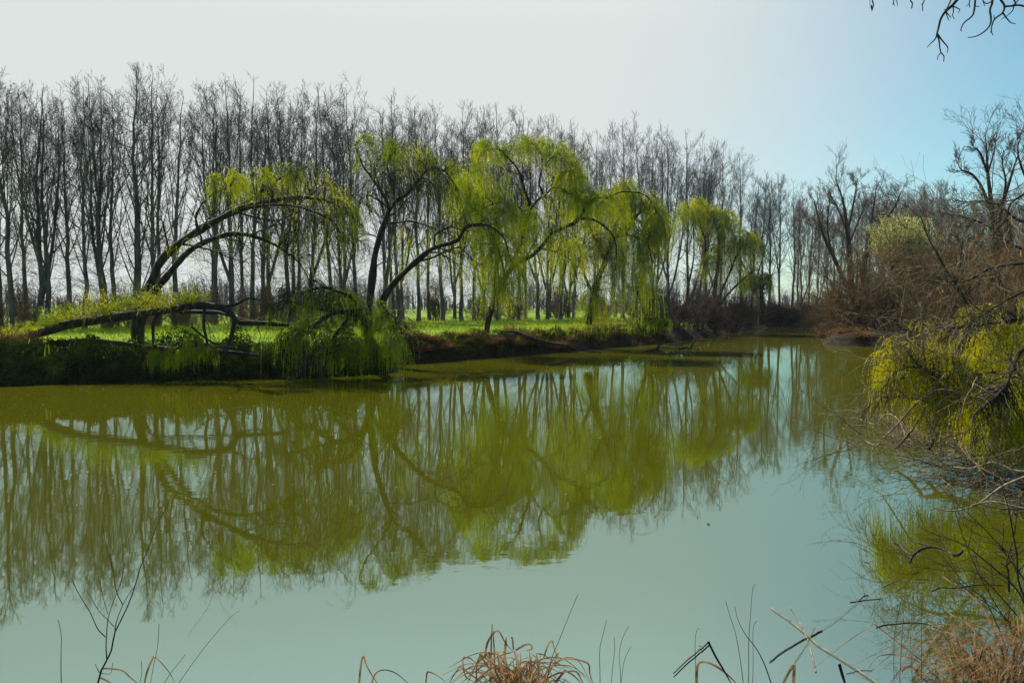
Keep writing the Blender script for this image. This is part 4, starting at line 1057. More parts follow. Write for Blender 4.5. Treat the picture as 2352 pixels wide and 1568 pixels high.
stick('pale_branch', 'long pale bare branch curving down through the lime leaves to the water', 'branch',
      [[(2080, 850, 11, 3), (2105, 900, 10.8, 4), (2118, 935, 10.7, 4), (2135, 975, 10.6, 4), (2160, 1005, 10.5, 3)], [(2180, 850, 10.8, 3), (2130, 905, 10.8, 4), (2095, 935, 10.9, 5), (2070, 965, 11.0, 4), (2030, 1005, 11.3, 3)]], M_PALE, n=16)
stick('bent_twig', 'looping pale twig arching out of the water left of the lime leaves', 'twig',
      [[(2018, 985, 13.4, 2), (2022, 962, 13.4, 3), (2040, 951, 13.4, 4), (2060, 960, 13.2, 4), (2075, 985, 13.0, 3), (2078, 1000, 12.8, 3)]], M_PALE)
for lab, l in (('long thin pale branch reaching in from the right edge just above water', [(2400, 1085, 8.6, 6), (2330, 1080, 8.8, 6), (2280, 1062, 9.0, 5), (2230, 1075, 9.2, 4), (2190, 1072, 9.4, 3)]),
               ('thin pale branch sagging in a shallow curve across the lower tangle', [(2400, 1075, 8.0, 5), (2350, 1096, 8.0, 5), (2300, 1118, 8.0, 5), (2240, 1160, 7.9, 4), (2180, 1173, 7.9, 3), (2130, 1160, 8.0, 2)]),
               ('thin pale branch lying almost straight along the tangle bottom', [(2400, 1175, 7.2, 6), (2340, 1165, 7.3, 5), (2280, 1152, 7.4, 4), (2230, 1160, 7.5, 3)])):
    stick('bare_branch', lab, 'branch', [l], M_PALE, n=18)

# dead curled leaves caught on the branches
rng = np.random.default_rng(44)
for k_, (x, y, D, lab) in enumerate([(2164, 664, 11, 'curled tan dead leaf at the crossing of the pale diagonal branch'), (2205, 632, 10.9, 'curled orange dead leaf on the upper right branch pair'), (2245, 545, 9.8, 'long hanging tan dead leaf below the high right twig'), (2345, 580, 10.8, 'dead leaf hanging at the right picture edge'), (2262, 672, 10.8, 'small hanging dead leaf under the branch pair'), (2302, 740, 10.9, 'tan dead leaf on the level branch by the right edge'), (2112, 795, 10.9, 'thin hanging dead leaf among the lime leaves')]):
    c = at(x, y, D)
    u = np.linspace(-1, 1, 7)
    mb = MB(); V = []
    for a in u:
        wdt = 0.020 * (1 - a * a) + 0.002
        for s_ in (-1, 0, 1):
            V.append((s_ * wdt * 0.9 + 0.008 * math.sin(a * 2 + k_), 0.014 * (abs(s_) - 0.3), a * 0.045))
    Q = [(3 * i + j, 3 * i + j + 1, 3 * i + j + 4, 3 * i + j + 3) for i in range(6) for j in range(2)]
    mb.add(V, Q)
    o = mb.build('dead_leaf', M_DEAD); o.location = tuple(float(v) for v in c); o.rotation_euler = (rng.uniform(-0.5, 0.5), rng.uniform(-0.6, 0.6), rng.uniform(0, 3))
    tag(o, lab, 'leaf', 'dead leaves caught on the near branches')

# ------------------------------------------------------------------ overhead twigs, top right
d = 6.0
Z = lambda x, y: (1862 + x * 0.2088, y * 0.2088)
def tz(pts, D=d, w0=5, w1=2):
    out = []
    for i, (x, y) in enumerate(pts):
        a, b = Z(x, y); out.append((a, b, D, w0 + (w1 - w0) * i / max(1, len(pts) - 1)))
    return out
twl = [tz([(1750, -150), (1610, 0), (1550, 70), (1480, 130), (1430, 210), (1410, 290), (1390, 370)], d, 8, 4), tz([(1390, 370), (1370, 430), (1320, 480), (1280, 525)], d, 4, 1.5), tz([(1390, 380), (1412, 450), (1420, 530), (1430, 580), (1400, 620), (1395, 665)], d, 4, 1.5), tz([(1430, 580), (1465, 620), (1462, 680)], d, 3, 2), tz([(1395, 375), (1440, 440), (1500, 510), (1510, 540), (1500, 585)], d, 4, 1.5),
    tz([(1560, -40), (1530, 30), (1495, 100), (1470, 110)], d, 4, 2), tz([(1565, 60), (1570, 130), (1560, 170), (1580, 215)], d, 3, 1.5), tz([(1565, 70), (1620, 95), (1640, 110), (1625, 145)], d, 3, 1.5), tz([(1490, 135), (1520, 170), (1545, 200)], d, 3, 1.5), tz([(1490, 140), (1500, 180), (1522, 230)], d, 3, 1.5)]
twl2 = [tz([(1815, -120), (1805, 60), (1790, 150), (1760, 195), (1700, 240), (1670, 280), (1650, 335), (1665, 340)], d, 5, 2), tz([(1808, 65), (1835, 75), (1860, 72)], d, 2, 1.5)]
twl3 = [tz([(2010, -120), (1995, 40), (1970, 110), (1985, 220), (1960, 300), (1890, 365), (1810, 405), (1730, 415)], d, 6, 2), tz([(2000, 10), (1950, 40), (1910, 30), (1880, -30)], d, 3, 2), tz([(1840, 385), (1850, 400)], d, 2, 1)]
twl4 = [tz([(2040, -140), (2090, 0), (2130, 60), (2115, 140), (2030, 205), (2000, 260), (1985, 340), (2005, 390)], d, 6, 2), tz([(2130, 75), (2200, 70), (2290, 60), (2360, 75), (2480, 90)], d, 5, 4), tz([(2230, 65), (2225, 110), (2180, 160), (2100, 215)], d, 3, 1.5), tz([(2115, 145), (2150, 195), (2200, 250), (2255, 265)], d, 4, 1.5), tz([(2020, 210), (2015, 165)], d, 2, 1.5), tz([(2210, -60), (2240, 10), (2260, 50)], d, 4, 3), tz([(2330, -50), (2260, 30), (2220, 60)], d, 3, 2), tz([(1985, 345), (1970, 365)], d, 2, 1)]
for lab, ls in (('longest hanging bare twig overhead with a three-pronged tip', twl), ('thin wavy bare twig overhead ending in a small hook', twl2), ('bare twig overhead sweeping to the left in a long curve', twl3), ('branched bare twigs overhead in the top right corner', twl4)):
    stick('hanging_twig', lab, 'twig', ls, M_DARKSTICK, 'bare twigs hanging overhead', n=14, sides=5)
for lab, ls in (('stubby paired bare twig tip at the left end of the overhead row', [tz([(670, -60), (680, 20), (690, 50), (672, 120)], d, 3, 3), tz([(655, -60), (650, 60)], d, 2, 1), tz([(665, 60), (668, 100)], d, 4, 3)]),
                ('claw-like bare twig tip second from the left of the overhead row', [tz([(915, -60), (910, 30), (900, 55)], d, 3, 1.5), tz([(920, -60), (950, 30), (955, 65)], d, 2, 1.5), tz([(912, 30), (920, 75)], d, 2, 1)]),
                ('single thick bare twig tip between the claw-like tip and the forked tip', [tz([(1080, -80), (1100, 10), (1118, 40), (1110, 95)], d, 3, 3)]),
                ('slim forked bare twig tip just left of the longest hanging twig', [tz([(1265, -60), (1240, 30), (1230, 60), (1232, 125)], d, 3, 2), tz([(1238, 35), (1215, 55)], d, 2, 1)]),
                ('short bare twig tips between the longest twig and the hooked twig', [tz([(1770, -50), (1745, 30), (1750, 85)], d, 3, 2), tz([(1748, 40), (1708, 75)], d, 2, 1), tz([(1880, -50), (1900, 30), (1915, 70)], d, 2, 1.5)])):
    stick('twig_tip', lab, 'twig', ls, M_DARKSTICK, 'bare twig tips overhead', n=10, sides=5)

# ------------------------------------------------------------------ foreground shoots, reeds and floating sticks
# bottom left zoom -> photo
A = lambda x, y: (x * 0.33376, 1044.7 + y * 0.33376)
B_ = lambda x, y: (784 + x * 0.33376, 1044.7 + y * 0.33376)
C_ = lambda x, y: (1568 + x * 0.33376, 1044.7 + y * 0.33376)
def tl(m, pts, D, w0, w1, D1=None):
    n = len(pts); D1 = D if D1 is None else D1
    out = []
    for i, (x, y) in enumerate(pts):
        u = i / max(1, n - 1); a, b = m(x, y)
        out.append((a, b, D + (D1 - D) * u, w0 + (w1 - w0) * u))
    return out
d = 4.5
stick('bare_sapling', 'dark forked bare sapling standing in front of the left reflection', 'sapling',
      [tl(A, [(650, 1680), (690, 1500), (740, 1400), (770, 1330), (790, 1220), (860, 1080), (920, 930), (970, 760), (1030, 620), (1080, 480), (1165, 320), (1170, 275)], d, 6.5, 1.2),
       tl(A, [(735, 1400), (730, 1330), (733, 1240), (745, 1120), (790, 980), (830, 880), (858, 740)], d, 4, 1.3), tl(A, [(725, 1250), (670, 1190), (620, 1080), (540, 950), (490, 840), (475, 790)], d, 3.5, 1.2),
       tl(A, [(790, 1225), (800, 1150), (845, 1030), (890, 950), (922, 905)], d, 3.5, 1.3), tl(A, [(845, 1030), (800, 930), (770, 760), (730, 620), (710, 500)], d, 3, 1.2),
       tl(A, [(785, 1180), (740, 1130), (680, 1070), (620, 970), (600, 935)], d, 2.5, 1.1), tl(A, [(742, 1090), (710, 980), (690, 890), (675, 830)], d, 2, 1.0), tl(A, [(690, 1500), (670, 1470), (655, 1435)], d, 3, 1), tl(A, [(700, 1500), (760, 1500), (775, 1430)], d, 2, 1)], M_DARKSTICK, n=20, sides=6)
stick('bare_shoot', 'single straight thin shoot at the lower left', 'shoot', [tl(A, [(425, 1680), (420, 1500), (420, 1350), (422, 1240), (400, 1130)], d, 3.2, 1.2)], M_DARKSTICK, 'thin bare shoots rising along the near bank', n=14, sides=5)
for lab, m, pts, w in [
    ('pale long thin stalk slanting right beside the dark sapling', A, [(1180, 1640), (1290, 1480), (1400, 1330), (1500, 1210), (1590, 1110), (1650, 1068)], 2.0),
    ('faint grey stalk standing behind the bent reed at lower left', A, [(1030, 1600), (1060, 1430), (1085, 1310), (1095, 1160)], 1.4),
    ('short budded shoot right of the bent reed at lower left', A, [(1110, 1600), (1180, 1490), (1230, 1430), (1275, 1370)], 1.8),
    ('small thin shoot left of the bent reed at lower left', A, [(955, 1600), (975, 1500), (972, 1415)], 1.6),
    ('tall dark shoot leaning right out of the reed clump', B_, [(1400, 1640), (1440, 1420), (1500, 1270), (1560, 1120), (1610, 1000), (1630, 955)], 2.2),
    ('straight dark shoot just right of the reed clump', B_, [(1780, 1640), (1780, 1500), (1778, 1340), (1800, 1240), (1825, 1135)], 2.2),
    ('thin dark shoot second to the right of the reed clump', B_, [(1855, 1640), (1865, 1480), (1880, 1350), (1878, 1255)], 1.8),
    ('curved thin shoot third to the right of the reed clump', B_, [(1925, 1640), (1920, 1480), (1912, 1370), (1935, 1260), (1978, 1175)], 1.6),
    ('shortest curved shoot at the right end beside the reed clump', B_, [(1925, 1600), (1935, 1480), (1955, 1390), (1990, 1320)], 1.5),
    ('thin shoot with a dry seed tuft left of the floating crossed sticks', C_, [(95, 1640), (90, 1480), (85, 1300), (95, 1210), (118, 1190)], 1.8),
    ('leftmost tall bare shoot of the trio before the crossed sticks', C_, [(425, 1640), (400, 1430), (365, 1230), (320, 1090), (297, 1000)], 2.2),
    ('thick dark shoot slanting left through the trio before the crossed sticks', C_, [(620, 1600), (560, 1430), (500, 1320), (430, 1230), (380, 1130), (360, 1045)], 3.4),
    ('tallest upright shoot of the trio before the crossed sticks', C_, [(450, 1640), (455, 1470), (455, 1270), (470, 1060), (480, 930), (498, 885)], 2.2),
    ('thin upright shoot right of the tallest one before the crossed sticks', C_, [(480, 1600), (485, 1430), (485, 1200), (508, 1140)], 1.6),
    ('straight pale shoot standing left of the dry grass clump', C_, [(1490, 1640), (1500, 1400), (1515, 1150), (1525, 980), (1528, 940)], 2.4),
    ('thin grey curved shoot leftmost before the dry grass clump', C_, [(1460, 1640), (1452, 1400), (1465, 1180), (1500, 1020)], 1.4),
    ('thin budded shoot between the straight pale shoot and the dry grass', C_, [(1585, 1640), (1575, 1450), (1568, 1260), (1578, 1060)], 1.6),
    ('tall thin shoot nearest the dry grass clump', C_, [(1640, 1640), (1645, 1350), (1645, 1100), (1648, 935)], 1.8)]:
    stick('bare_shoot', lab, 'shoot', [tl(m, pts, d, w * 1.25, 1.0)], M_PALE if 'pale' in lab else M_DARKSTICK, 'thin bare shoots rising along the near bank', n=14, sides=5)

def reed_strip(mb, P, w, rng, twist=None):
    """flat folded blade along P"""
    n = len(P); T = unit(np.gradient(P, axis=0))
    a = rng.uniform(0, PI) if twist is None else twist
    s = unit(np.cross(T, np.array([math.cos(a) * 0.4, 1.0, math.sin(a) * 0.3])))
    nn = unit(np.cross(T, s))
    wd = (w * (1 - np.linspace(0, 1, n) ** 3 * 0.8))[:, None]
    V = np.stack([P - s * wd + nn * wd * 0.35, P, P + s * wd + nn * wd * 0.35], 1)
    i = np.arange(n * 3).reshape(n, 3)
    mb.add(V, np.concatenate([np.stack([i[:-1, j], i[:-1, j + 1], i[1:, j + 1], i[1:, j]], -1) for j in (0, 1)]))

def reed(label, m, pts, w, D=4.6, mat=None, group='single bent dry reed leaves at the near bank'):
    rows = [at(*m(x, y), D) for x, y in pts]
    P = smooth_line(rows, 22)
    mb = MB(); reed_strip(mb, P, px(w, D) / 2, np.random.default_rng(int(abs(pts[0][0]))))
    o = mb.build('reed_leaf', mat or M_REED, origin=P[0]); o.location = tuple(float(v) for v in P[0])
    return tag(o, label, 'reed leaf', group)
reed('dark sharply folded reed leaf like a tent at lower left', A, [(985, 1640), (1010, 1500), (1050, 1400), (1066, 1388), (1110, 1425), (1170, 1500), (1230, 1620)], 5)
reed('reed leaf arching right from the sapling foot', A, [(690, 1480), (720, 1465), (840, 1480), (900, 1530), (990, 1600)], 4)
reed('short tan reed leaf lying across the sapling foot', A, [(680, 1525), (730, 1545), (800, 1590)], 6)
reed('sharp upright folded reed leaf far left of the reed clump', B_, [(118, 1640), (130, 1480), (150, 1382), (180, 1460), (260, 1590)], 5)
reed('curved reed leaf bowing right, next to the sharp folded one', B_, [(190, 1640), (230, 1510), (290, 1475), (370, 1495), (440, 1550), (500, 1610)], 4)
reed('thin folded reed leaf between the bowed leaf and the clump', B_, [(580, 1640), (588, 1510), (605, 1490), (670, 1520), (740, 1580)], 4)
reed('broad tan reed leaf bowed to the right below the slanted stick', C_, [(95, 1640), (100, 1450), (150, 1420), (230, 1450), (310, 1510), (390, 1590)], 7)
reed('dark bent reed stalk leaning right from the broken stick tip', C_, [(175, 1280), (230, 1390), (290, 1490), (350, 1600)], 5, mat=M_DARKSTICK)
reed('upright tan reed leaf under the crossed sticks', C_, [(755, 1640), (762, 1520), (760, 1440), (700, 1540), (680, 1600)], 9)
reed('dark slanting reed stub right of the crossed sticks', C_, [(1075, 1435), (1100, 1520), (1130, 1610)], 8, mat=M_DARKSTICK)
reed('golden reed leaf arched over left of the dry grass clump', C_, [(1505, 1480), (1560, 1450), (1620, 1490), (1680, 1560), (1720, 1620)], 7)
reed('tan reed leaf bowed high at the left of the dry grass clump', C_, [(1600, 1500), (1680, 1360), (1740, 1250), (1800, 1215), (1860, 1235), (1890, 1280)], 5)

def clump(name, label, cx, cy, D, n, wpx, hpx, seed, mat, extra=(), w=4, m=B_, base=None):
    rng = np.random.default_rng(seed)
    mb = MB()
    for k in range(n):
        x0 = cx + rng.normal(0, wpx * 0.36); y0 = cy + 45
        Dk = D + rng.normal(0, 0.18)
        h = hpx * (0.22 + 0.78 * rng.uniform() ** 1.8) * (1.0 if abs(x0 - cx) < wpx * 0.5 else 0.7)
        lean = (x0 - cx) / wpx * 0.35 + rng.normal(0, 0.42)
        x1 = x0 + lean * h; y1 = y0 - h
        kind = rng.uniform()
        if kind < 0.35:      # straight broken stalk
            rows = [at(x0, y0, Dk), at((x0 + x1) / 2 + rng.normal(0, 3), (y0 + y1) / 2, Dk), at(x1, y1, Dk)]
            P = smooth_line(rows, 12)
        elif kind < 0.75:    # sharply folded leaf
            sg = 1 if rng.uniform() < 0.5 + lean * 0.6 else -1
            f = h * rng.uniform(0.3, 0.9); dr = h * rng.uniform(0.15, 0.75)
            a, b, c = at(x0, y0, Dk), at(x1, y1, Dk), at(x1 + sg * f, y1 + dr, Dk - 0.1)
            P = np.vstack([smooth_line([a, (a + b) / 2 + rng.normal(0, 0.006, 3), b], 9)[:-1], smooth_line([b, (b + c) / 2 + np.array([0, 0, 0.012]), c], 8)])
        else:                # arching leaf
            sg = 1 if rng.uniform() < 0.5 + lean else -1
            f = h * rng.uniform(0.5, 1.3)
            P = smooth_line([at(x0, y0, Dk), at(x0 + (x1 - x0) * .6, y0 - h * .8, Dk), at(x1 + sg * f * .4, y1 + h * .05, Dk - .04), at(x1 + sg * f, y1 + h * rng.uniform(0.3, 0.8), Dk - .09)], 14)
        reed_strip(mb, P, px(w * rng.uniform(0.4, 1.25), D) / 2, rng)
    for pts, ww in extra:
        reed_strip(mb, smooth_line([at(*m(x, y), D - 0.1) for x, y in pts], 20), px(ww, D) / 2, rng)
    b0 = at(cx, cy + 40, D)
    o = mb.build(name, mat, origin=b0); o.location = tuple(float(v) for v in b0)
    return tag(o, label, 'reeds')
clump('reed_clump', 'tangled clump of dead brown reeds rising at the bottom middle', 1198, 1565, 4.6, 240, 70, 118, 5, M_REED,
      [([(1025, 1640), (1030, 1400), (1035, 1160)], 5), ([(1055, 1500), (1052, 1330), (1040, 1160)], 4), ([(985, 1400), (1010, 1280), (1075, 1205), (1130, 1290), (1180, 1350)], 5), ([(1120, 1400), (1130, 1300), (1135, 1250)], 6), ([(1185, 1340), (1175, 1255), (1165, 1260)], 4), ([(1200, 1340), (1260, 1305), (1300, 1300), (1312, 1330), (1270, 1345)], 5), ([(1390, 1400), (1420, 1310), (1450, 1275), (1465, 1330), (1500, 1420)], 4), ([(840, 1390), (835, 1420), (855, 1520), (920, 1560)], 4), ([(840, 1393), (880, 1392), (930, 1430)], 4), ([(1430, 1470), (1530, 1400), (1690, 1425), (1710, 1500), (1740, 1600)], 5), ([(1420, 1530), (1500, 1495), (1610, 1485), (1650, 1540), (1680, 1600)], 5), ([(930, 1560), (935, 1430), (970, 1345)], 4)], w=4.5)
clump('dry_grass_clump', 'large straw-coloured dry grass clump filling the bottom right corner', 2290, 1585, 4.8, 430, 150, 215, 6, M_REED, w=3.2, m=C_,
      extra=[([(2250, 1600), (2180, 1300), (2040, 1020), (1880, 900), (1735, 790)], 5), ([(2200, 1500), (2100, 1300), (1960, 1160), (1840, 1090), (1775, 1010)], 5), ([(2010, 1500), (2005, 1330), (2010, 1220), (2060, 1300)], 8), ([(2280, 1500), (2290, 1280), (2260, 1080)], 10), ([(2340, 1400), (2335, 1150), (2310, 970)], 9), ([(1840, 1110), (1850, 1180), (1900, 1300), (1950, 1450)], 4), ([(2200, 1440), (2200, 1260), (2250, 1280), (2290, 1400)], 8), ([(1830, 1380), (1920, 1400), (2000, 1480), (2060, 1560)], 6), ([(1700, 1430), (1800, 1440), (1900, 1500), (1960, 1600)], 5), ([(1760, 1330), (1740, 1430), (1745, 1600)], 6)])
# bare stems of the near scrub rising out of the dry grass
rng = np.random.default_rng(66)
near = [tl(C_, [(2420, 1200), (2330, 970), (2240, 860), (2120, 760), (2000, 660), (1920, 610), (1850, 580), (1740, 545), (1620, 490)], 5.4, 6, 1.5), tl(C_, [(2380, 900), (2240, 700), (2090, 520), (1960, 400), (1860, 310)], 5.6, 5, 1.5),
        tl(C_, [(2360, 1000), (2310, 860), (2300, 700), (2270, 520), (2240, 360), (2180, 160), (2160, 100)], 5.2, 7, 1.5), tl(C_, [(2245, 940), (2240, 800), (2230, 740), (2265, 600)], 5.3, 8, 3), tl(C_, [(2300, 1100), (2120, 900), (2000, 800), (1860, 800), (1700, 780), (1575, 770)], 5.5, 4, 1.2),
        tl(C_, [(2180, 1200), (2080, 1000), (1930, 870), (1850, 770), (1790, 700), (1735, 660)], 5.5, 3.5, 1.2), tl(C_, [(2360, 640), (2290, 680), (2200, 640), (2210, 560), (2150, 510), (2000, 480)], 5.6, 4, 1.2), tl(C_, [(2350, 1250), (2250, 1150), (2150, 1060), (2000, 960), (1900, 880)], 5.1, 5, 1.5),
        tl(C_, [(2420, 380), (2300, 370), (2190, 370), (2080, 345), (1960, 290)], 6.2, 5, 1.5), tl(C_, [(2420, 280), (2300, 290), (2100, 250), (2010, 240)], 6.4, 5, 1.5), tl(C_, [(2350, 1300), (2200, 1100), (2060, 860), (1960, 640), (1890, 440), (1860, 300)], 5.0, 4, 1.2)]
def more(mb):
    LP = np.array([traced(l, 18)[0] for l in near]); LR = np.array([traced(l, 18)[1] for l in near])
    q, qr, _ = sprout(LP, LR, 9, 0.1, 1, (0.4, 1.0), (0.12, 0.35), 7, rng, 0.02, 0.10, 0.6, 0.0012); mb.tubes(q, qr, 4)
    s, sr, _ = sprout(q, qr, 3, 0.2, 1, (0.4, 1.0), (0.3, 0.6), 5, rng, 0, 0.12, 0.7, 0.001); mb.tubes(s, sr, 3)
for l in near[8:10]: stick('scrub_shoot', 'thin bare shoot arching in from the right edge over the drowned branch' if l is near[8] else 'thin bare shoot from the right edge, uppermost over the drowned branch', 'shoot', [l], M_DARKSTICK, n=18)
near = near[:8] + near[10:]
stick('bare_scrub', 'dark thin bare scrub stems rising from the dry grass on the right', 'scrub', near, M_DARKSTICK, n=18, sides=6, extra=more)

def floating(name, label, m, paths, mat, z=0.003, sides=6, group='sticks floating on the near water'):
    mb = MB(); first = None
    for pts, w0, w1 in paths:
        rows = np.array([onz(*m(x, y), z) for x, y in pts])
        D = rows[:, 1]
        w = np.linspace(w0, w1, len(rows)) * 0.45 * D / F / 2
        s = smooth_line(np.hstack([rows, w[:, None]]), 14)
        P = s[:, :3] + np.random.default_rng(int(abs(pts[0][0]))).normal(0, 0.002, (14, 3)); P[:, 2] = z
        if first is None: first = P[0]
        mb.tubes(P, s[:, 3], sides)
    o = mb.build(name, mat, origin=first); o.location = tuple(float(v) for v in first)
    return tag(o, label, 'stick', group)
floating('floating_stick', 'long pale peeling stick floating diagonally, longest of the crossed pair', C_, [([(605, 1048), (740, 1140), (870, 1245), (950, 1320), (1090, 1400), (1240, 1500), (1340, 1570)], 4, 7)], M_PALE, 0.008)
floating('floating_stick', 'dark thicker stick floating across the pale peeling stick', C_, [([(600, 1420), (690, 1350), (800, 1285), (880, 1245), (955, 1205)], 5, 6)], M_DARKSTICK, 0.005)
floating('floating_stick', 'slim upright-looking stick floating under the crossed pair with a knotted end', C_, [([(735, 1040), (780, 1110), (830, 1200), (880, 1330), (915, 1490)], 3, 8)], M_STICK, 0.002)
floating('floating_stick', 'very thin stalk floating from the crossing toward the twig fork', C_, [([(690, 1560), (760, 1440), (850, 1300), (915, 1170)], 4, 2), ([(950, 1205), (1050, 1140), (1130, 1070), (1200, 1010)], 2, 2)], M_STICK, 0.008)
floating('floating_stick', 'dark forked twig floating alone above the crossed sticks', C_, [([(1150, 1013), (1230, 1000), (1370, 985)], 4, 3), ([(1215, 1000), (1245, 970), (1275, 962)], 4, 4), ([(1255, 970), (1250, 945)], 3, 2)], M_DARKSTICK)
floating('floating_stick', 'small tan stick floating above the dark forked twig', C_, [([(1375, 910), (1430, 880), (1487, 857)], 3, 3)], M_STICK)
floating('floating_stick', 'tiny dark chip floating at the top of the stick scatter', C_, [([(1580, 818), (1625, 800)], 3, 4)], M_DARKSTICK)
floating('floating_stick', 'short dark stick floating level right of the small tan stick', C_, [([(1590, 857), (1640, 855), (1705, 857)], 2, 3)], M_DARKSTICK)
floating('floating_stick', 'dark forked stick floating against the dry grass clump', C_, [([(1715, 938), (1770, 910), (1880, 912), (2050, 890), (2200, 895)], 4, 5), ([(1715, 880), (1760, 905), (1795, 910)], 4, 4)], M_DARKSTICK)
floating('floating_stick', 'budded twig floating below with a knobbly left end', C_, [([(1335, 1185), (1380, 1170), (1460, 1160), (1560, 1152), (1650, 1155), (1720, 1175), (1800, 1210)], 5, 3)], M_DARKSTICK)
floating('floating_stick', 'straight tan stick at the bottom edge right of the pale peeling stick', C_, [([(1130, 1500), (1220, 1480), (1305, 1477)], 3, 3)], M_STICK)
floating('floating_stick', 'broken dark stick lying low at the left of the shoots', C_, [([(-60, 1500), (40, 1400), (130, 1330), (180, 1285)], 6, 8), ([(140, 1320), (110, 1310)], 4, 3)], M_DARKSTICK, 0.012)
floating('floating_stick', 'tiny dark chip floating in open water', C_, [([(1252, 735), (1285, 742)], 3, 3)], M_DARKSTICK)
floating('floating_stick', 'tiny dark knob floating far out in open water', C_, [([(170, 470), (185, 473)], 6, 5)], M_DARKSTICK, 0.008)
floating('floating_stick', 'small dark wedge of wood floating left of the tangle', C_, [([(1345, 160), (1365, 172), (1385, 188)], 7, 3)], M_DARKSTICK, 0.008)
# curved drowned branch
P_ = [[(1452, 600), (1500, 620), (1525, 655), (1575, 690)], [(1560, 735), (1580, 690), (1640, 645), (1720, 632), (1800, 650), (1870, 690), (1905, 675), (1920, 655)], [(1620, 600), (1700, 625), (1740, 632)]]
mb = MB(); first = None
for i, pts in enumerate(P_):
    rows = np.array([onz(*C_(x, y), 0.006) for x, y in pts])
    s = smooth_line(np.hstack([rows, (np.linspace(4, 6, len(rows)) * rows[:, 1] / F / 2)[:, None]]), 18)
    if first is None: first = s[0, :3]
    mb.tubes(s[:, :3], s[:, 3], 7)
o = mb.build('drowned_branch', M_DARKSTICK, origin=first); o.location = tuple(float(v) for v in first)
tag(o, 'curved brown branch breaking the water surface like a swimming snake on the right', 'branch')

# drifting specks: seed fluff and leaf bits on the surface
rng = np.random.default_rng(12)
n = 1500
y = rng.uniform(6, 55, n); x = rng.uniform(-0.66, 0.66, n) * y
k = (shore_distance(x, y) < -0.15) & ((rng.uniform(size=n) < 0.5) | (np.sin(x * 0.5 + y * 0.33) > 0.2)) & (y > 9)
x, y = x[k], y[k]; n = len(x)
s = rng.uniform(0.005, 0.024, n) * (0.6 + y / 16); a = rng.uniform(0, PI, n)
c, sn = np.cos(a) * s, np.sin(a) * s
V = np.stack([np.stack([x + c, y + sn, np.full(n, 0.006)], 1), np.stack([x - sn * .5, y + c * .5, np.full(n, 0.006)], 1), np.stack([x - c, y - sn, np.full(n, 0.006)], 1), np.stack([x + sn * .5, y - c * .5, np.full(n, 0.006)], 1)], 1)
g = MB(); g.add(V, np.arange(n * 4).reshape(n, 4)); o = g.build('floating_debris', M_REED, smooth=False); tag(o, 'pale specks of seed fluff drifting on the pond', 'debris', kind='stuff')

# ------------------------------------------------------------------ air
def build_haze():
    m, nt, out = new_mat('hazy_air')
    v = N(nt, 'ShaderNodeVolumePrincipled'); v.inputs['Color'].default_value = (0.80, 0.86, 0.95, 1); v.inputs['Density'].default_value = 0.00015; v.inputs['Anisotropy'].default_value = 0.2
    nt.links.new(v.outputs[0], out.inputs['Volume'])
    x0, x1, y0, y1, z0, z1 = -420, 420, -30, 420, -3, 32
    mb = MB()
    V = [(x, y, z) for z in (z0, z1) for y in (y0, y1) for x in (x0, x1)]
    mb.add(V, [(0, 2, 3, 1), (4, 5, 7, 6), (0, 1, 5, 4), (2, 6, 7, 3), (0, 4, 6, 2), (1, 3, 7, 5)])
    o = mb.build('haze', m, smooth=False); tag(o, 'thin bluish spring haze in the air over the pond', 'haze', kind='stuff')
build_haze()

# ------------------------------------------------------------------ sky, sun, camera
SUN_EL, SUN_AZ = R_(47), R_(-34)          # azimuth from +Y toward +X
sdir = np.array([math.sin(SUN_AZ) * math.cos(SUN_EL), math.cos(SUN_AZ) * math.cos(SUN_EL), math.sin(SUN_EL)])
w = bpy.data.worlds.new('World'); S.world = w; w.use_nodes = True
nt = w.node_tree; nt.nodes.clear(); L = nt.links.new
out = nt.nodes.new('ShaderNodeOutputWorld'); bg = nt.nodes.new('ShaderNodeBackground')
sky = nt.nodes.new('ShaderNodeTexSky'); sky.sky_type = 'NISHITA'; sky.sun_disc = False
sky.sun_elevation = SUN_EL; sky.sun_rotation = SUN_AZ; sky.air_density = 1.0; sky.dust_density = 0.6; sky.ozone_density = 1.6
tc = nt.nodes.new('ShaderNodeTexCoord')
# thin high cloud veil spread round the sun
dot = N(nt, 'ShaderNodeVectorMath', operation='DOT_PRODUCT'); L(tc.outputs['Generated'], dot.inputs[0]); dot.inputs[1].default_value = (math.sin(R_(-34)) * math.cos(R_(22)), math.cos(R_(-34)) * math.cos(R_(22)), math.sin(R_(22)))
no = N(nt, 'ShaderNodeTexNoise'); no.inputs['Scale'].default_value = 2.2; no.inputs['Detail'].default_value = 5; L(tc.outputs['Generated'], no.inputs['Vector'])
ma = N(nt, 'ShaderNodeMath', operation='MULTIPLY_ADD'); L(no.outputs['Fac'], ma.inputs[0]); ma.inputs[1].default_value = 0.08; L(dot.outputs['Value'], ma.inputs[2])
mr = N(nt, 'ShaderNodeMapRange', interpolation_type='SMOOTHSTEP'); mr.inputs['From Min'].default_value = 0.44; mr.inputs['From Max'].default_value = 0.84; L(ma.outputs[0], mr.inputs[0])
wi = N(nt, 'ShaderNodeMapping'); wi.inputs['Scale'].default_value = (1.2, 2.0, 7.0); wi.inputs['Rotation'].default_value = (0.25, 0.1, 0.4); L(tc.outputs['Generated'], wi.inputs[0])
wn = N(nt, 'ShaderNodeTexNoise'); wn.inputs['Scale'].default_value = 1.6; wn.inputs['Detail'].default_value = 7; wn.inputs['Distortion'].default_value = 0.6; L(wi.outputs[0], wn.inputs['Vector'])
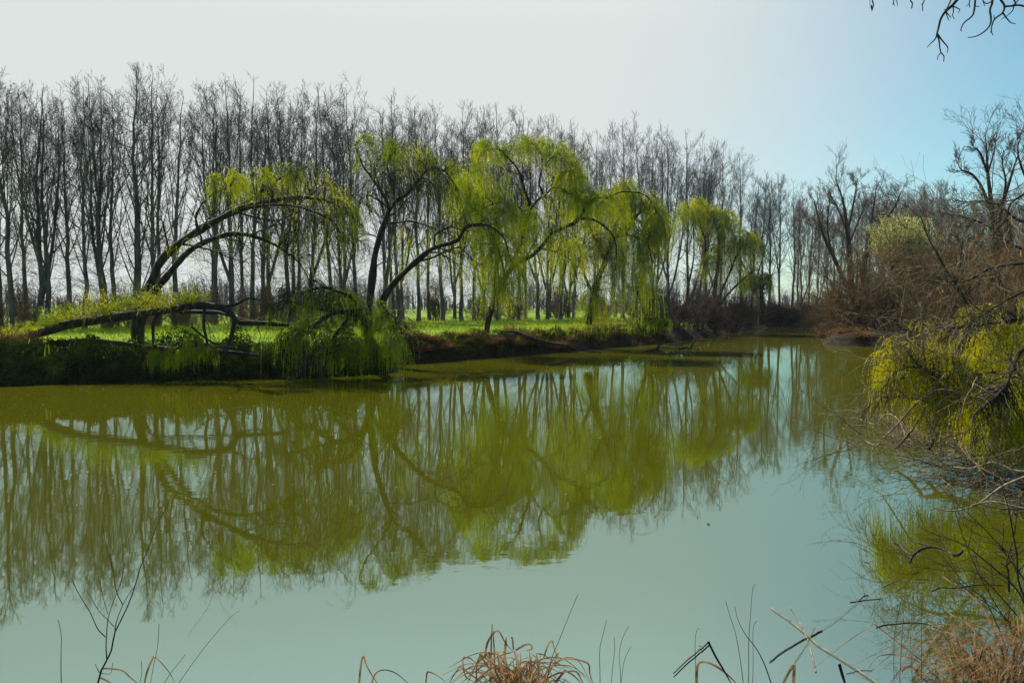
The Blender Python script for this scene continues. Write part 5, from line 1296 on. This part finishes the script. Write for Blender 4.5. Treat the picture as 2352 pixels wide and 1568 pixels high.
wr = N(nt, 'ShaderNodeMapRange'); wr.inputs['From Min'].default_value = 0.5; wr.inputs['From Max'].default_value = 0.85; wr.inputs['To Max'].default_value = 0.35; L(wn.outputs['Fac'], wr.inputs[0])
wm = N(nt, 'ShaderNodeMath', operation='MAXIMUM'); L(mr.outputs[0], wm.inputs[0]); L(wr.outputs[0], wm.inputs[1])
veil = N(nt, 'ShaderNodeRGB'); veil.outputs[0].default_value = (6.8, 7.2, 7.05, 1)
tn = N(nt, 'ShaderNodeMixRGB', blend_type='MULTIPLY'); tn.inputs[0].default_value = 1; L(sky.outputs[0], tn.inputs[1]); tn.inputs[2].default_value = (0.95, 1.35, 1.22, 1)
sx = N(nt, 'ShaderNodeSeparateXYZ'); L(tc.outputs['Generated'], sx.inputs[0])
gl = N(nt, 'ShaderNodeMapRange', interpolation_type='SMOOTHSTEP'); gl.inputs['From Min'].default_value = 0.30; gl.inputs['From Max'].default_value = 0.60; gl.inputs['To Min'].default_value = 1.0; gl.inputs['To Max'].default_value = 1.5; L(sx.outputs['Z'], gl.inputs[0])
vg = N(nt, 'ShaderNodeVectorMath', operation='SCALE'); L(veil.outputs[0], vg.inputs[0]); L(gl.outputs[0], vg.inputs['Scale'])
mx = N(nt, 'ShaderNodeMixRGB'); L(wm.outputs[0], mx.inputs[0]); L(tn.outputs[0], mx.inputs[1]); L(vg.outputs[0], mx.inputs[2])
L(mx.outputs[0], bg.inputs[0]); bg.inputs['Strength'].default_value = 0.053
L(bg.outputs[0], out.inputs[0])

sun = bpy.data.lights.new('sun', 'SUN'); sun.energy = 5.0; sun.angle = R_(0.5); sun.color = (1.0, 0.94, 0.84)
so = bpy.data.objects.new('sun', sun); link(so)
from mathutils import Vector
so.rotation_euler = Vector(tuple(-sdir)).to_track_quat('-Z', 'Y').to_euler()
so.location = (-30, 20, 60)

cam = bpy.data.cameras.new('camera'); cam.sensor_width = 36; cam.lens = 36 * F / 2352; cam.clip_start = 0.05; cam.clip_end = 6000
co = bpy.data.objects.new('camera', cam); link(co); co.location = (0, 0, CAM_H); co.rotation_euler = (PI / 2 - PITCH, 0, 0)
S.camera = co
S.view_settings.view_transform = 'Standard'; S.view_settings.look = 'None'; S.view_settings.exposure = 1.0; S.view_settings.gamma = 1
S.cycles.use_denoising = True; S.cycles.denoising_prefilter = 'ACCURATE'
S.cycles.max_bounces = 8; S.cycles.transparent_max_bounces = 8; S.cycles.caustics_reflective = False; S.cycles.caustics_refractive = False
